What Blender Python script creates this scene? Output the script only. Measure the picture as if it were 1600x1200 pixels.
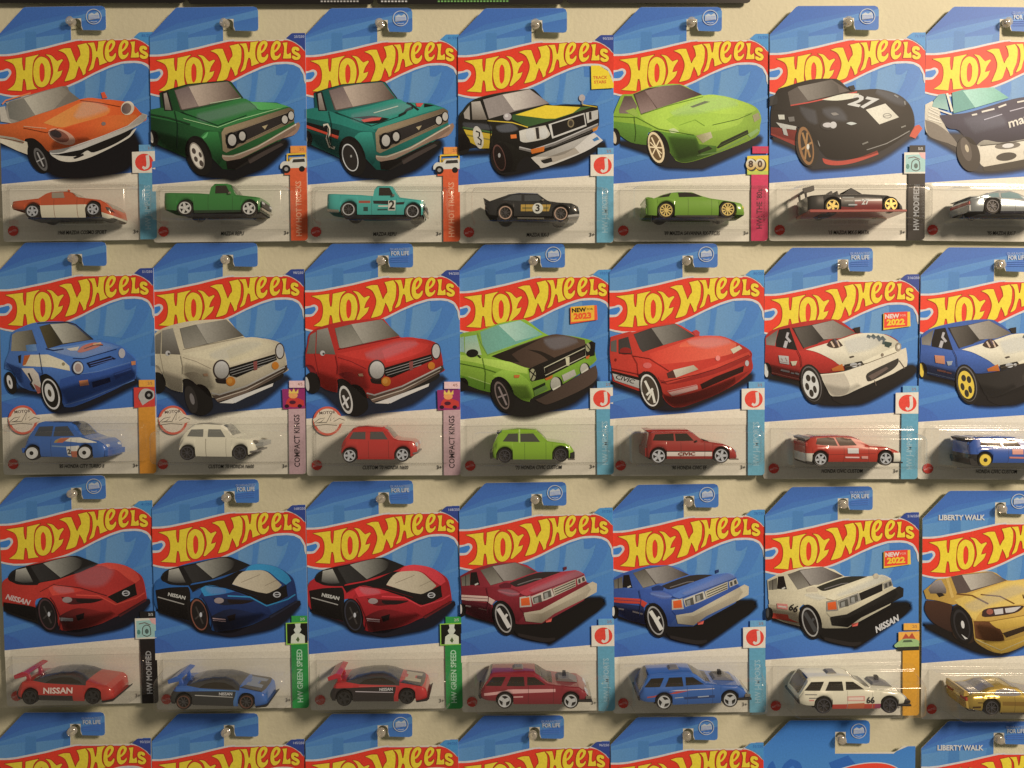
import bpy, bmesh, math, random
from mathutils import Vector, Matrix
from mathutils.geometry import tessellate_polygon

for o in list(bpy.data.objects):
    bpy.data.objects.remove(o, do_unlink=True)
SC = bpy.context.scene
COL = SC.collection
random.seed(7)

# ------------------------------------------------------------------ camera, light, exposure
S = 0.00045                       # metres on the wall per photograph pixel (near the middle)
CAM_D, PITCH = 0.60, math.radians(1.3)
cam_d = bpy.data.cameras.new('camera'); cam = bpy.data.objects.new('camera', cam_d); COL.objects.link(cam)
cam_d.sensor_width = 36.0; cam_d.lens = 30.0; cam_d.clip_start = 0.01; cam_d.clip_end = 50
cam.location = (0, -CAM_D * math.cos(PITCH), CAM_D * math.sin(PITCH))
cam.rotation_euler = (math.radians(90) - PITCH, 0, 0)
SC.camera = cam
SC.render.resolution_x = 1024; SC.render.resolution_y = 768

wd = bpy.data.worlds.new('World'); SC.world = wd; wd.use_nodes = True
bg = wd.node_tree.nodes['Background']; bg.inputs['Color'].default_value = (1.0, 0.82, 0.60, 1); bg.inputs['Strength'].default_value = 0.15

LAMP = ((0.92, -1.0, 0.58), 0.24, 20.5)
ld = bpy.data.lights.new('room_lamp', 'AREA'); ld.shape = 'DISK'; ld.size = LAMP[1]; ld.energy = LAMP[2]; ld.color = (1.0, 0.775, 0.55)
lo = bpy.data.objects.new('room_lamp', ld); COL.objects.link(lo); lo.location = LAMP[0]
lo.rotation_euler = (Vector((0.05, 0, 0.0)) - Vector(LAMP[0])).to_track_quat('-Z', 'Y').to_euler()

SC.render.engine = 'CYCLES'
vs = SC.view_settings
vs.view_transform = 'Standard'; vs.look = 'None'; vs.exposure = 0.0; vs.gamma = 1.0; vs.use_curve_mapping = False
SC.cycles.max_bounces = 8; SC.cycles.transparent_max_bounces = 16
SC.cycles.caustics_reflective = False; SC.cycles.caustics_refractive = False

# ------------------------------------------------------------------ helpers
def lin1(c):
    return c / 12.92 if c <= 0.04045 else ((c + 0.055) / 1.055) ** 2.4
def hexlin(h):
    h = h.lstrip('#'); return [lin1(int(h[i:i + 2], 16) / 255) for i in (0, 2, 4)]
SEEN_WHITE = hexlin('cab79c')
def ink(h):                       # colour as it looks under the warm room lamp -> surface colour
    c = [c / w * 0.78 for c, w in zip(hexlin(h), SEEN_WHITE)]
    g = 0.3 * c[0] + 0.6 * c[1] + 0.1 * c[2]
    c = [0.007 + 0.98 * (0.95 * x + 0.05 * g) for x in c]; k = min(1.0, 0.88 / max(c))
    return tuple(x * k for x in c)

def px_to_plane(px, py, y=0.0):   # photograph pixel -> point on the plane Y = y
    f = 800 / 0.6
    d = Vector(((px - 800) / f, 1.0, (600 - py) / f))
    d = Matrix.Rotation(-PITCH, 3, 'X') @ d
    t = (y - cam.location.y) / d.y
    return cam.location + d * t

MATS = {}
def principled(name):
    m = bpy.data.materials.new(name); m.use_nodes = True
    return m, m.node_tree, m.node_tree.nodes['Principled BSDF']
def simple_mat(name, rgb, rough=0.5, metal=0.0, spec=0.5, coat=0.0, noise=0.0, nscale=400):
    if name in MATS: return MATS[name]
    m, nt, b = principled(name)
    b.inputs['Base Color'].default_value = (*rgb, 1); b.inputs['Roughness'].default_value = rough
    b.inputs['Metallic'].default_value = metal; b.inputs['Specular IOR Level'].default_value = spec
    b.inputs['Coat Weight'].default_value = coat; b.inputs['Coat Roughness'].default_value = 0.08
    if noise:
        tc = nt.nodes.new('ShaderNodeTexCoord'); n = nt.nodes.new('ShaderNodeTexNoise'); n.inputs['Scale'].default_value = nscale
        n.inputs['Detail'].default_value = 3
        mx = nt.nodes.new('ShaderNodeMix'); mx.data_type = 'RGBA'; mx.blend_type = 'MULTIPLY'; mx.inputs[0].default_value = noise
        mx.inputs[6].default_value = (*rgb, 1); nt.links.new(tc.outputs['Object'], n.inputs['Vector'])
        nt.links.new(n.outputs['Fac'], mx.inputs[7]); nt.links.new(mx.outputs[2], b.inputs['Base Color'])
    MATS[name] = m
    return m

def ink_material():
    m, nt, b = principled('printed_ink')
    at = nt.nodes.new('ShaderNodeAttribute'); at.attribute_name = 'Col'
    tc = nt.nodes.new('ShaderNodeTexCoord'); n = nt.nodes.new('ShaderNodeTexNoise'); n.inputs['Scale'].default_value = 900; n.inputs['Detail'].default_value = 4
    mr = nt.nodes.new('ShaderNodeMapRange'); mr.inputs['To Min'].default_value = 0.80; mr.inputs['To Max'].default_value = 1.18
    mx = nt.nodes.new('ShaderNodeMix'); mx.data_type = 'RGBA'; mx.blend_type = 'MULTIPLY'; mx.inputs[0].default_value = 1
    nt.links.new(tc.outputs['Object'], n.inputs['Vector']); nt.links.new(n.outputs['Fac'], mr.inputs['Value'])
    nt.links.new(at.outputs['Color'], mx.inputs[6]); nt.links.new(mr.outputs['Result'], mx.inputs[7])
    nt.links.new(mx.outputs[2], b.inputs['Base Color'])
    b.inputs['Roughness'].default_value = 0.45; b.inputs['Specular IOR Level'].default_value = 0.22
    nt.links.new(at.outputs['Alpha'], b.inputs['Alpha'])
    return m
INK = ink_material()

def clear_plastic(name, rough=0.06, tint=(0.99, 0.99, 0.985), haze=0.03, ior=1.46):
    m = bpy.data.materials.new(name); m.use_nodes = True; nt = m.node_tree
    for n in list(nt.nodes): nt.nodes.remove(n)
    out = nt.nodes.new('ShaderNodeOutputMaterial')
    tr = nt.nodes.new('ShaderNodeBsdfTransparent'); tr.inputs['Color'].default_value = (*tint, 1)
    gl = nt.nodes.new('ShaderNodeBsdfGlossy'); gl.inputs['Roughness'].default_value = rough
    df = nt.nodes.new('ShaderNodeBsdfDiffuse'); df.inputs['Color'].default_value = (0.8, 0.8, 0.78, 1)
    lw = nt.nodes.new('ShaderNodeLayerWeight'); lw.inputs['Blend'].default_value = 0.5
    pw = nt.nodes.new('ShaderNodeMath'); pw.operation = 'POWER'; pw.inputs[1].default_value = 5.0; nt.links.new(lw.outputs['Facing'], pw.inputs[0])
    fr = nt.nodes.new('ShaderNodeMapRange'); fr.inputs['To Min'].default_value = ((ior - 1) / (ior + 1)) ** 2; fr.inputs['To Max'].default_value = 0.5
    nt.links.new(pw.outputs[0], fr.inputs['Value'])
    tc = nt.nodes.new('ShaderNodeTexCoord'); ns = nt.nodes.new('ShaderNodeTexNoise'); ns.inputs['Scale'].default_value = 160
    bp = nt.nodes.new('ShaderNodeBump'); bp.inputs['Strength'].default_value = 0.15; bp.inputs['Distance'].default_value = 0.0004
    nt.links.new(tc.outputs['Object'], ns.inputs['Vector']); nt.links.new(ns.outputs['Fac'], bp.inputs['Height'])
    nt.links.new(bp.outputs['Normal'], gl.inputs['Normal']); nt.links.new(bp.outputs['Normal'], lw.inputs['Normal'])
    m1 = nt.nodes.new('ShaderNodeMixShader'); m1.inputs[0].default_value = haze
    m2 = nt.nodes.new('ShaderNodeMixShader')
    nt.links.new(tr.outputs[0], m1.inputs[1]); nt.links.new(df.outputs[0], m1.inputs[2])
    nt.links.new(fr.outputs[0], m2.inputs[0]); nt.links.new(m1.outputs[0], m2.inputs[1]); nt.links.new(gl.outputs[0], m2.inputs[2])
    nt.links.new(m2.outputs[0], out.inputs['Surface'])
    return m
BLISTER = clear_plastic('blister_plastic', rough=0.12, haze=0.008, ior=1.52)
PINMAT = clear_plastic('clear_pin_plastic', rough=0.08, tint=(0.95, 0.93, 0.88), haze=0.30, ior=1.9)

def link(name, me, mat=None, parent=None, label=None, cat=None, group=None, kind=None):
    o = bpy.data.objects.new(name, me); COL.objects.link(o)
    if me is not None and mat is not None:
        for m in (mat if isinstance(mat, (list, tuple)) else [mat]):
            if len(me.materials) < 8: me.materials.append(m)
    if parent is not None: o.parent = parent
    if label: o['label'] = label
    if cat: o['category'] = cat
    if group: o['group'] = group
    if kind: o['kind'] = kind
    return o
def mesh_of(name, verts, faces, smooth=None):
    me = bpy.data.meshes.new(name); me.from_pydata(verts, [], faces); me.update()
    bm = bmesh.new(); bm.from_mesh(me); bmesh.ops.recalc_face_normals(bm, faces=bm.faces); bm.to_mesh(me); bm.free()
    if smooth:
        for p in me.polygons: p.use_smooth = True
        me.set_sharp_from_angle(angle=math.radians(smooth))
    return me

# ---- flat print: polygons with their own ink colour, stacked in paper-thin layers
def smooth_closed(p, n=4):
    N = len(p); out = []
    def corner(i):
        a, b, c = p[i - 1], p[i], p[(i + 1) % N]
        v1 = (b[0] - a[0], b[1] - a[1]); v2 = (c[0] - b[0], c[1] - b[1])
        l = math.hypot(*v1) * math.hypot(*v2) or 1
        return (v1[0] * v2[0] + v1[1] * v2[1]) / l < 0.5
    cs = [corner(i) for i in range(N)]
    def tan(i):
        if cs[i]: return (0, 0)
        a, c = p[i - 1], p[(i + 1) % N]
        return ((c[0] - a[0]) / 2, (c[1] - a[1]) / 2)
    for i in range(N):
        j = (i + 1) % N; a, b = p[i], p[j]; ta, tb = tan(i), tan(j)
        for k in range(n):
            t = k / n; h1 = 2 * t**3 - 3 * t**2 + 1; h2 = t**3 - 2 * t**2 + t; h3 = -2 * t**3 + 3 * t**2; h4 = t**3 - t**2
            out.append((h1 * a[0] + h2 * ta[0] + h3 * b[0] + h4 * tb[0], h1 * a[1] + h2 * ta[1] + h3 * b[1] + h4 * tb[1]))
    return out
def ellipse(cx, cy, rx, ry, rot=0, n=26):
    c, s = math.cos(math.radians(rot)), math.sin(math.radians(rot))
    return [(cx + rx * math.cos(a) * c - ry * math.sin(a) * s, cy + rx * math.cos(a) * s + ry * math.sin(a) * c)
            for a in (2 * math.pi * i / n for i in range(n))]
def strip(p, w, closed=False):
    L, R = [], []; N = len(p)
    for i in range(N):
        a = p[i - 1] if (i > 0 or closed) else p[i]; c = p[(i + 1) % N] if (i < N - 1 or closed) else p[i]
        dx, dy = c[0] - a[0], c[1] - a[1]; l = math.hypot(dx, dy) or 1
        nx, ny = -dy / l * w / 2, dx / l * w / 2
        L.append((p[i][0] + nx, p[i][1] + ny)); R.append((p[i][0] - nx, p[i][1] - ny))
    return L, R

class Print:
    """collects flat ink polygons in card pixels (u right, v down)"""
    def __init__(self, base=0.05): self.v = []; self.f = []; self.c = []; self.z = base; self.step = 0.012
    def tri(self, loops, col, col2=None, axis='x', z=None, alpha=1.0):
        if z is None: self.z += self.step; z = self.z
        pts = [q for l in loops for q in l]
        k = 0 if axis == 'x' else 1
        lo_ = min(q[k] for q in pts); hi = max(q[k] for q in pts); rg = (hi - lo_) or 1
        b = len(self.v)
        for q in pts:
            self.v.append((q[0], q[1], z))
            if col2 is None: cc = col
            else:
                t = (q[k] - lo_) / rg; cc = tuple(a * (1 - t) + d * t for a, d in zip(col, col2))
            self.c.append((*cc, alpha))
        for t in tessellate_polygon([[Vector((x, y, 0)) for x, y in l] for l in loops]):
            self.f.append(tuple(b + i for i in t))
    def quads(self, L, R, col, closed=False, aL=1.0, aR=1.0):
        self.z += self.step; b = len(self.v); n = len(L)
        for l in L: self.v.append((*l, self.z)); self.c.append((*col, aL))
        for r in R: self.v.append((*r, self.z)); self.c.append((*col, aR))
        for i in range(n if closed else n - 1):
            j = (i + 1) % n; self.f.append((b + i, b + j, b + n + j, b + n + i))
    def halo(self, loop, col, w, al=1.0):
        cx = sum(q[0] for q in loop) / len(loop); cy = sum(q[1] for q in loop) / len(loop)
        area = sum(loop[i - 1][0] * loop[i][1] - loop[i][0] * loop[i - 1][1] for i in range(len(loop)))
        L, R = strip(loop, 2 * w, True); outer = R if area > 0 else L
        outer = [(min(238, max(0.5, x)), y) for x, y in outer]
        self.quads(loop, outer, col, True, al, 0.0)
    def text(self, s, x, y, size, col, rot=0, shear=0, wide=1.0, bold=0.0):
        me = text_mesh(s, bold); b = len(self.v); self.z += self.step
        c, sn = math.cos(math.radians(rot)), math.sin(math.radians(rot))
        for p in me[0]:
            px, py = p[0] * size * wide + shear * p[1] * size, -p[1] * size
            self.v.append((x + px * c - py * sn, y + px * sn + py * c, self.z)); self.c.append((*col, 1))
        for f in me[1]: self.f.append(tuple(b + i for i in f))
    def mesh(self, name):
        me = bpy.data.meshes.new(name)
        me.from_pydata([((u - CW / 2) * S, -z * 0.001, (CH - v) * SV) for u, v, z in self.v], [], self.f)
        at = me.color_attributes.new('Col', 'FLOAT_COLOR', 'POINT')
        for i, c in enumerate(self.c): at.data[i].color = c
        # all faces look towards the viewer (-Y)
        me.update(); bm = bmesh.new(); bm.from_mesh(me)
        for f in bm.faces:
            if f.normal.y > 0: f.normal_flip()
        bm.to_mesh(me); bm.free(); me.materials.append(INK)
        return me
_txt = {}
def text_mesh(s, bold=0.0):       # outline of built-in font, centred, 1 unit = em
    k = (s, bold)
    if k not in _txt:
        cu = bpy.data.curves.new('t', 'FONT'); cu.body = s; cu.align_x = 'CENTER'; cu.align_y = 'CENTER'; cu.resolution_u = 2; cu.offset = bold
        ob = bpy.data.objects.new('t', cu); COL.objects.link(ob); bpy.context.view_layer.update()
        me = bpy.data.meshes.new_from_object(ob.evaluated_get(bpy.context.evaluated_depsgraph_get()))
        _txt[k] = ([tuple(v.co) for v in me.vertices], [tuple(p.vertices) for p in me.polygons])
        bpy.data.objects.remove(ob); bpy.data.curves.remove(cu); bpy.data.meshes.remove(me)
    return _txt[k]

CW, CH = 238.5, 366.0             # card size in card pixels (107 x 161 mm)
SV = S * 0.979

def run(pr, src, frame, pal=None, tags='', fade=0.0):
    """draws lines 'colour|flags|points'; frame = (region x, y, zoom, card left, right, top, bottom) in photo pixels"""
    rx, ry, zm, cl, cr, ct, cb = frame; pal = pal or {}
    def M(q): return ((rx + q[0] / zm - cl) / (cr - cl) * CW, (ry + q[1] / zm - ct) / (cb - ct) * CH)
    kk = CW / (cr - cl) / zm
    def colr(s): return tuple(c * (1 - fade) + g * fade for c, g in zip(ink(pal.get(s, s)), (.22, .30, .42)))
    body_ref = None
    for ln in src.strip().splitlines():
        ln = ln.strip()
        if not ln: continue
        tag = ''
        if ln[0] == '[': tag, ln = ln[1:].split(']', 1)
        if tag and not any(t in tags for t in tag): continue
        c, fl, rest = ln.split('|')
        ax = 'x'
        if ':' in c: c, ax = c.split(':')
        c1, c2 = (c.split('>') + [None])[:2]; c1 = colr(c1); c2 = colr(c2) if c2 else None
        if fl.startswith('t'):
            a = rest.split(' ', 5); x, y = a[0].split(',')
            u, v = M((float(x), float(y))); pr.text(a[5], u, v, float(a[1]) * kk, c1, float(a[2]), float(a[3]), float(a[4]), 0.04 if a[5] in ('NISSAN', '27') else 0.02); continue
        P = [tuple(float(n) for n in q.split(',')) for q in rest.split()]
        if fl.startswith('e'):
            pts = ellipse(*P[0], *P[1], P[2][0] if len(P) > 2 else 0)
        else: pts = P
        pts = [M(q) for q in pts]
        if fl.startswith('l'):
            w = float(fl[1:].rstrip('c')) * kk; L, R = strip(pts, w, fl.endswith('c'))
            pr.quads([(min(CW, max(0, x)), y) for x, y in L], [(min(CW, max(0, x)), y) for x, y in R], c1, fl.endswith('c')); continue
        if 's' in fl or 'h' in fl: pts = smooth_closed(pts)
        if body_ref is None and 'h' not in fl and fl[0] in 's-' and len(P) > 14: body_ref = pts
        pts = [(min(CW - .05, max(0.05, x)), y) for x, y in pts]
        al = int(fl.split('A')[1][:2]) / 100 if 'A' in fl else 1.0
        if 'h' in fl: pr.halo(pts, c1, float(fl.split('h')[1]) * kk, al)
        pr.tri([pts], c1, c2, ax, alpha=al)
    return body_ref

# ------------------------------------------------------------------ printed pictures (traced flat print)
# each picture: frame and its ink shapes
ART = {}
ART['cosmo'] = ((0, 110, 6.667, 1, 235, 8, 378), '''
100e10|h70|0,745 200,800 450,1000 560,1090 760,1120 1000,1100 1230,1050 1340,950 1400,820 1340,660 900,700 300,700
15110e|s|270,720 330,700 420,780 490,860 500,1060 440,1040 340,900 290,820
e06a2e>d8571f|s|0,545 120,540 250,500 820,300 1040,300 1270,330 1370,380 1430,450 1490,480 1480,500 1420,560 800,770 640,850 500,850 420,760 340,700 260,705 240,760 0,680
e39443>dc7a34|s|700,400 850,330 1000,350 1120,400 1080,470 760,560 620,590 450,540
cf4a1c>e07430|s|760,570 1080,480 1380,470 1330,560 800,740 740,670 640,610
9a8f7c>6d6252|s|80,480 85,340 110,310 640,160 720,215 820,300 560,400 370,460 210,520 130,540
beb398>7a6e5c|-|260,280 420,225 640,162 720,218 560,395 370,460
6e6a5c>857c6a|-|88,345 115,312 260,280 370,460 210,520 110,490
e08048|l14|40,340 75,300 330,225
b5a992|s|10,370 70,360 90,480 130,540 20,520
cf4f2a|s|1035,235 1070,225 1100,290 1050,295
cdbf9f>b8aa8c|-|0,665 150,690 280,740 290,800 350,900 180,830 0,740
8a4a28|l10|0,690 150,720 250,745
cfc7b4>a89c88|s|500,835 700,800 1000,700 1300,580 1420,490 1440,455 1495,475 1470,530 1350,610 1000,770 800,840 620,870 510,870
15110e|-|600,870 820,830 1100,720 1300,640 1350,620 1290,690 1150,770 1000,840 880,850 760,890
c2b79e|s|510,870 620,890 780,895 880,840 950,860 1150,780 1300,690 1340,640 1385,610 1330,690 1250,745 1080,835 900,915 740,955 620,945 540,900
1a1412|s|740,910 840,870 850,890 760,925
d8a080|e|630,690 145,72 25
52423c>a05a40|e|605,682 105,56 25
3a2e2c|e|575,660 58,36 25
dcc8a8|e|1300,400 66,74 20
5a4a44>8a7060|e|1288,405 48,58 20
7a6a60|e|1055,560 22,20
14110f|e|395,905 100,175 -22
5c574f|e|412,925 50,130 -22
2a2622|e|412,925 36,100 -22
9a9488|l14|380,850 440,1000
9a9488|l12|370,950 450,910
f2b080|l9|250,575 480,600
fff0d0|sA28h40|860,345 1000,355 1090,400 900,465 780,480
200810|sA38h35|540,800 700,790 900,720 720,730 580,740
7a3010|l5|250,592 480,645 600,602
7a3010|l5|830,312 1000,335 1230,385
f8e8d0|l8|700,808 1000,708 1300,588 1430,480
''')
REPU = '''
0e0d0f|h60|0,740 380,900 520,1080 760,1120 860,1140 1000,1080 1180,1000 1390,800 1380,740
bd>b|-|5,400 120,380 110,230 250,180 400,140 800,105 840,120 960,290 1050,330 1300,340 1440,390 1480,420 1480,540 1500,620 1300,760 1000,950 860,1040 740,1030 620,900 560,760 430,690 380,800 400,920 250,850 100,780 0,720
b|-|5,400 120,380 280,420 420,480 700,590 740,640 560,620 380,560 5,480
b>bl|s|350,425 650,370 950,295 1050,335 1200,345 1430,390 1200,450 760,600 700,590 600,560 430,490
bl>bd:y|s|520,690 580,640 700,640 740,900 700,980 640,880 580,770
2a201a|l10|110,228 250,182 400,142 800,107 840,122 960,290
5a4a40|-|260,200 410,152 810,115 940,285 700,340 350,410 320,405
bda68c>4e3a30|-|410,165 560,140 810,118 940,285 505,372
75625a>927c6c:y|-|266,204 408,162 500,370 335,402
1c1a18|-|128,225 195,212 245,415 155,415
ab9a86>7c6c5c:y|-|150,235 182,225 225,408 165,404
96805e>6e5a40|-|735,650 765,600 1430,395 1480,420 1480,540 780,860 745,840
2c2622|-|770,668 1440,432 1465,520 820,822 790,812
8a7658|l7c|775,672 1438,438 1460,515 822,815
120f0d|e|838,732 64,86
bdb3a0|e|842,728 42,60
120f0d|e|942,692 56,72
b8ae9a|e|947,688 33,47
120f0d|e|1385,520 42,54
c8bda8|e|1385,520 30,42
120f0d|e|1448,482 38,54
c8bda8|e|1450,480 28,44
a8946a|-|1150,590 1210,572 1180,622
b8977a>8a6a52|s|740,880 850,885 1100,790 1480,570 1530,560 1540,590 1480,680 1300,740 900,935 780,945 740,915
e0cfac|l12|740,895 850,900 1100,805 1500,572
1c1814|-|780,950 950,920 1300,750 1400,735 1350,800 1000,980 880,1040 790,1030
3e332c|-|1000,930 1340,765 1370,785 1020,980
15120f|e|500,890 128,215 -16
[t]cfc9bb|e|475,905 78,148 -15
[t]241f1b|e|476,906 68,136 -15
[t]8a8478|e|485,890 10,14
[g]8a7e6c|e|482,890 64,146 -18
[g]cdc0a8|e|480,890 54,130 -18
[g]4a3e34|e|450,840 20,32 -18
[g]4a3e34|e|525,970 20,34 -18
[g]4a3e34|e|470,925 18,30 -18
[g]4a3e34|e|515,880 14,30 -18
15120f|e|35,700 55,85 -10
bfb4a0|e|18,690 18,62 -10
[t]14110f|-|30,530 370,620 360,680 30,570
[t]c8442c|-|30,560 210,630 360,680 350,712 200,650 30,592
[t]ddd0b0|l30|205,570 245,560 262,600 262,650 240,700 270,790 320,805
[t]14110f|l12|212,580 240,568 256,605 254,650 245,690 268,775 305,798
[t]17130f|s|480,490 600,495 640,540 760,545 880,500 800,485 700,470
[t]d04a34|-|590,512 700,490 800,488 780,515 620,535
[t]d8e0b8|l10|720,440 970,370
[t]17231c|l26|980,470 1040,440 1060,410 1120,385
[t]17231c|l16|1060,335 1100,350 1180,410
[t]c84a40|-|1150,340 1230,340 1200,378 1160,375
[t]17130f|-|1240,345 1340,365 1240,382
[g]9ac080|l7|350,500 700,595 900,520 1400,385
[g]5fae60|s|535,700 600,640 585,690 550,715
[g]4f9e50|s|1030,330 1300,350 1430,388 1150,420 1080,370
[g]b8c898|l6|620,345 940,290
[g]1d3a20|l14|5,450 200,490 420,560
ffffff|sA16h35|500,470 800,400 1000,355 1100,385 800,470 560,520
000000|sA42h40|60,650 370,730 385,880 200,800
0a2018|l6|262,420 290,560 280,810
0a2018|l6|330,430 700,575 1000,470
'''
ART['repu_teal'] = ((475, 110, 6.667, 476.5, 714.5, 11, 379), REPU)
ART['repu_green'] = ((235, 110, 6.667, 237, 475.5, 10, 379), REPU)
PAL = {'repu_teal': dict(b='1f7763', bl='2f8f76', bd='0f4a40'), 'repu_green': dict(b='2a6632', bl='327a3a', bd='153a1c')}
TAG = {'repu_teal': 't', 'repu_green': 'g'}
ART['rx3'] = ((715, 120, 6.667, 715.5, 955, 11, 380), '''
0e0d0e|h60|0,790 350,780 440,990 560,1010 900,930 1200,880 1440,740 1400,690
1c1a14>15130f|s|0,440 60,330 130,250 260,195 480,150 730,120 800,140 940,280 1100,280 1400,290 1440,330 1450,480 1400,560 1100,800 800,830 700,830 620,900 600,980 450,1000 380,900 340,760 180,730 0,780
2a3020|l10|20,400 130,262 260,200 480,155 730,124
96897b>655850|-|260,230 470,172 740,122 940,270 600,350 320,430
d4c6ae>7c6c64|-|462,180 740,124 935,270 578,345
b9ac96>6e6252:y|-|140,255 230,245 300,440 150,440
a89c88|-|60,370 120,290 125,440 70,425
2e4a22>3f5f2a|-|560,390 900,290 1270,310 1400,300 1000,440 720,515 560,440
e0bf22|-|590,390 900,290 1260,310 1180,372 1000,430 900,430
cfae2c|l10|300,450 560,470 720,520
cfae2c|l10|1280,285 1430,310
14120e|s|360,560 420,500 560,480 640,560 640,760 560,700 440,660 370,690
d0ae28>c09c20|-|60,540 350,590 330,650 320,740 240,740 130,680
3f5f2a|l18|50,520 350,572
8a7a30|l14|90,600 330,650
ddd1b4|e|210,625 50,120 -12
17130f|l16|185,560 222,575 222,615 205,625 240,655 235,705 205,690
d3cab3>b5ab96|s|630,560 700,540 900,500 950,590 900,640 700,680 640,660
2a241e|-|795,525 830,520 840,640 810,645
efe7d2|e|745,595 46,66
efe7d2|e|880,580 44,58
c0b8a6|-|930,490 1300,370 1322,510 970,640
16120f|-|960,492 1292,388 1308,495 982,618
786848|e|1160,480 34,45
3a3024|e|1160,480 22,30
d6cdb8|-|1312,370 1440,340 1440,430 1330,480
2a241e|-|1345,365 1370,360 1375,440 1348,445
a0948a|e|510,410 42,38
c8bfb0|e|500,400 18,18
a0948a|e|1275,215 32,36
8a8074|l18|1278,240 1280,280
7c7468|l34|630,735 760,770 1000,690 1440,500
c8c0b0|l10|630,728 760,758 1000,678 1440,485
4a443c|l8|960,730 1200,640 1400,550
e0741f|-|745,755 890,720 885,772 760,800
c87c22|-|1380,540 1440,512 1430,550 1390,570
d56c28|-|540,600 600,595 605,635 545,640
b0a48e>e0d6c2|s|750,840 850,800 1400,580 1490,660 1300,780 900,940 830,920
988b76|-|840,862 1200,735 1250,790 980,890
1c1814|s|850,870 960,838 972,880 890,902
356a90|s|1380,650 1430,620 1455,650 1400,672
110e0c|e|450,850 112,172 -12
6a4438|e|425,840 60,142 -13
221612|e|427,842 50,126 -13
d8d0c0|e|425,815 13,24
110e0c|e|40,700 90,110
ffffff|sA18h20|400,520 540,492 610,540 540,560 440,560
ffffff|sA12h20|60,480 300,500 340,540 100,520
050505|l6|305,440 340,560 335,720
''')
ART['rx7fc'] = ((955, 110, 6.667, 957, 1197, 8, 377.5), '''
0e0f12|h50|60,740 400,860 520,980 700,1000 900,1005 1000,980 1490,750 1510,690 1300,740
8cae30>8aa832|s|10,560 20,440 70,310 110,240 220,230 400,160 700,130 930,245 1150,255 1400,330 1500,390 1540,480 1530,560 1480,690 1080,860 800,950 680,940 640,900 560,790 450,640 370,640 380,770 200,740 60,640
a2be3e|s|280,450 500,380 930,250 1150,258 1400,335 1490,400 1380,440 1100,440 800,400 560,500 700,600 640,630 400,560
92b235>9cb83c|s|560,500 800,400 1100,440 1380,440 1300,560 1000,640 860,650 700,600
64902c>5a8226:y|s|20,520 250,550 420,600 370,660 380,770 200,740 60,640 20,570
5c8a24>45691a:y|s|480,620 620,645 860,665 900,760 1080,780 1080,850 800,945 660,920 560,760
4a342e|-|220,235 380,170 700,135 930,240 600,340 300,445
8a7064>3c2824|-|340,200 520,150 700,135 820,190 925,240 470,385
5f463e>92786a:y|-|240,240 340,200 462,388 300,440
5a443c>8a7264:y|-|75,400 130,255 205,255 262,360 225,440 80,435
94ac40|s|140,410 230,380 275,450 230,465
201c10|-|810,365 960,308 1012,316 835,378
958a56>c0b488|-|868,672 1020,630 1040,690 940,750
a0956a|s|1450,460 1510,430 1532,490 1470,532
d2da92|s|585,612 640,592 695,632 620,645
6f8f22|l6|700,560 860,505 960,570
1e2410|-|1080,800 1130,740 1400,610 1412,652 1100,805
46581e|l7|1110,780 1400,640
2a3414|-|890,830 1000,780 1040,810 900,862
98b868|s|1400,660 1500,598 1522,620 1430,692
7e9e50|l12|880,880 1080,850 1390,690
13100c|e|480,800 112,190 -16
cfb688|e|458,795 78,168 -15
5c4426|e|456,795 60,142 -15
d6be90|l14|410,690 505,900
d6be90|l14|390,790 520,800
d6be90|l12|420,870 490,720
d6be90|l10|395,740 515,860
13100c|e|40,680 48,90 -10
b8a888|e|25,690 22,66 -10
f4ffc0|sA26h40|620,440 900,310 1150,285 1290,340 1000,400 800,430
203008|sA42h40|600,700 860,720 900,860 700,900
4a6a18|l5|20,470 260,480 480,600 850,665
4a6a18|l5|300,450 560,362 940,262
3a5410|l5|230,470 250,640 240,730
3a5410|l5|1040,560 1300,500 1440,440
''')
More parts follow.
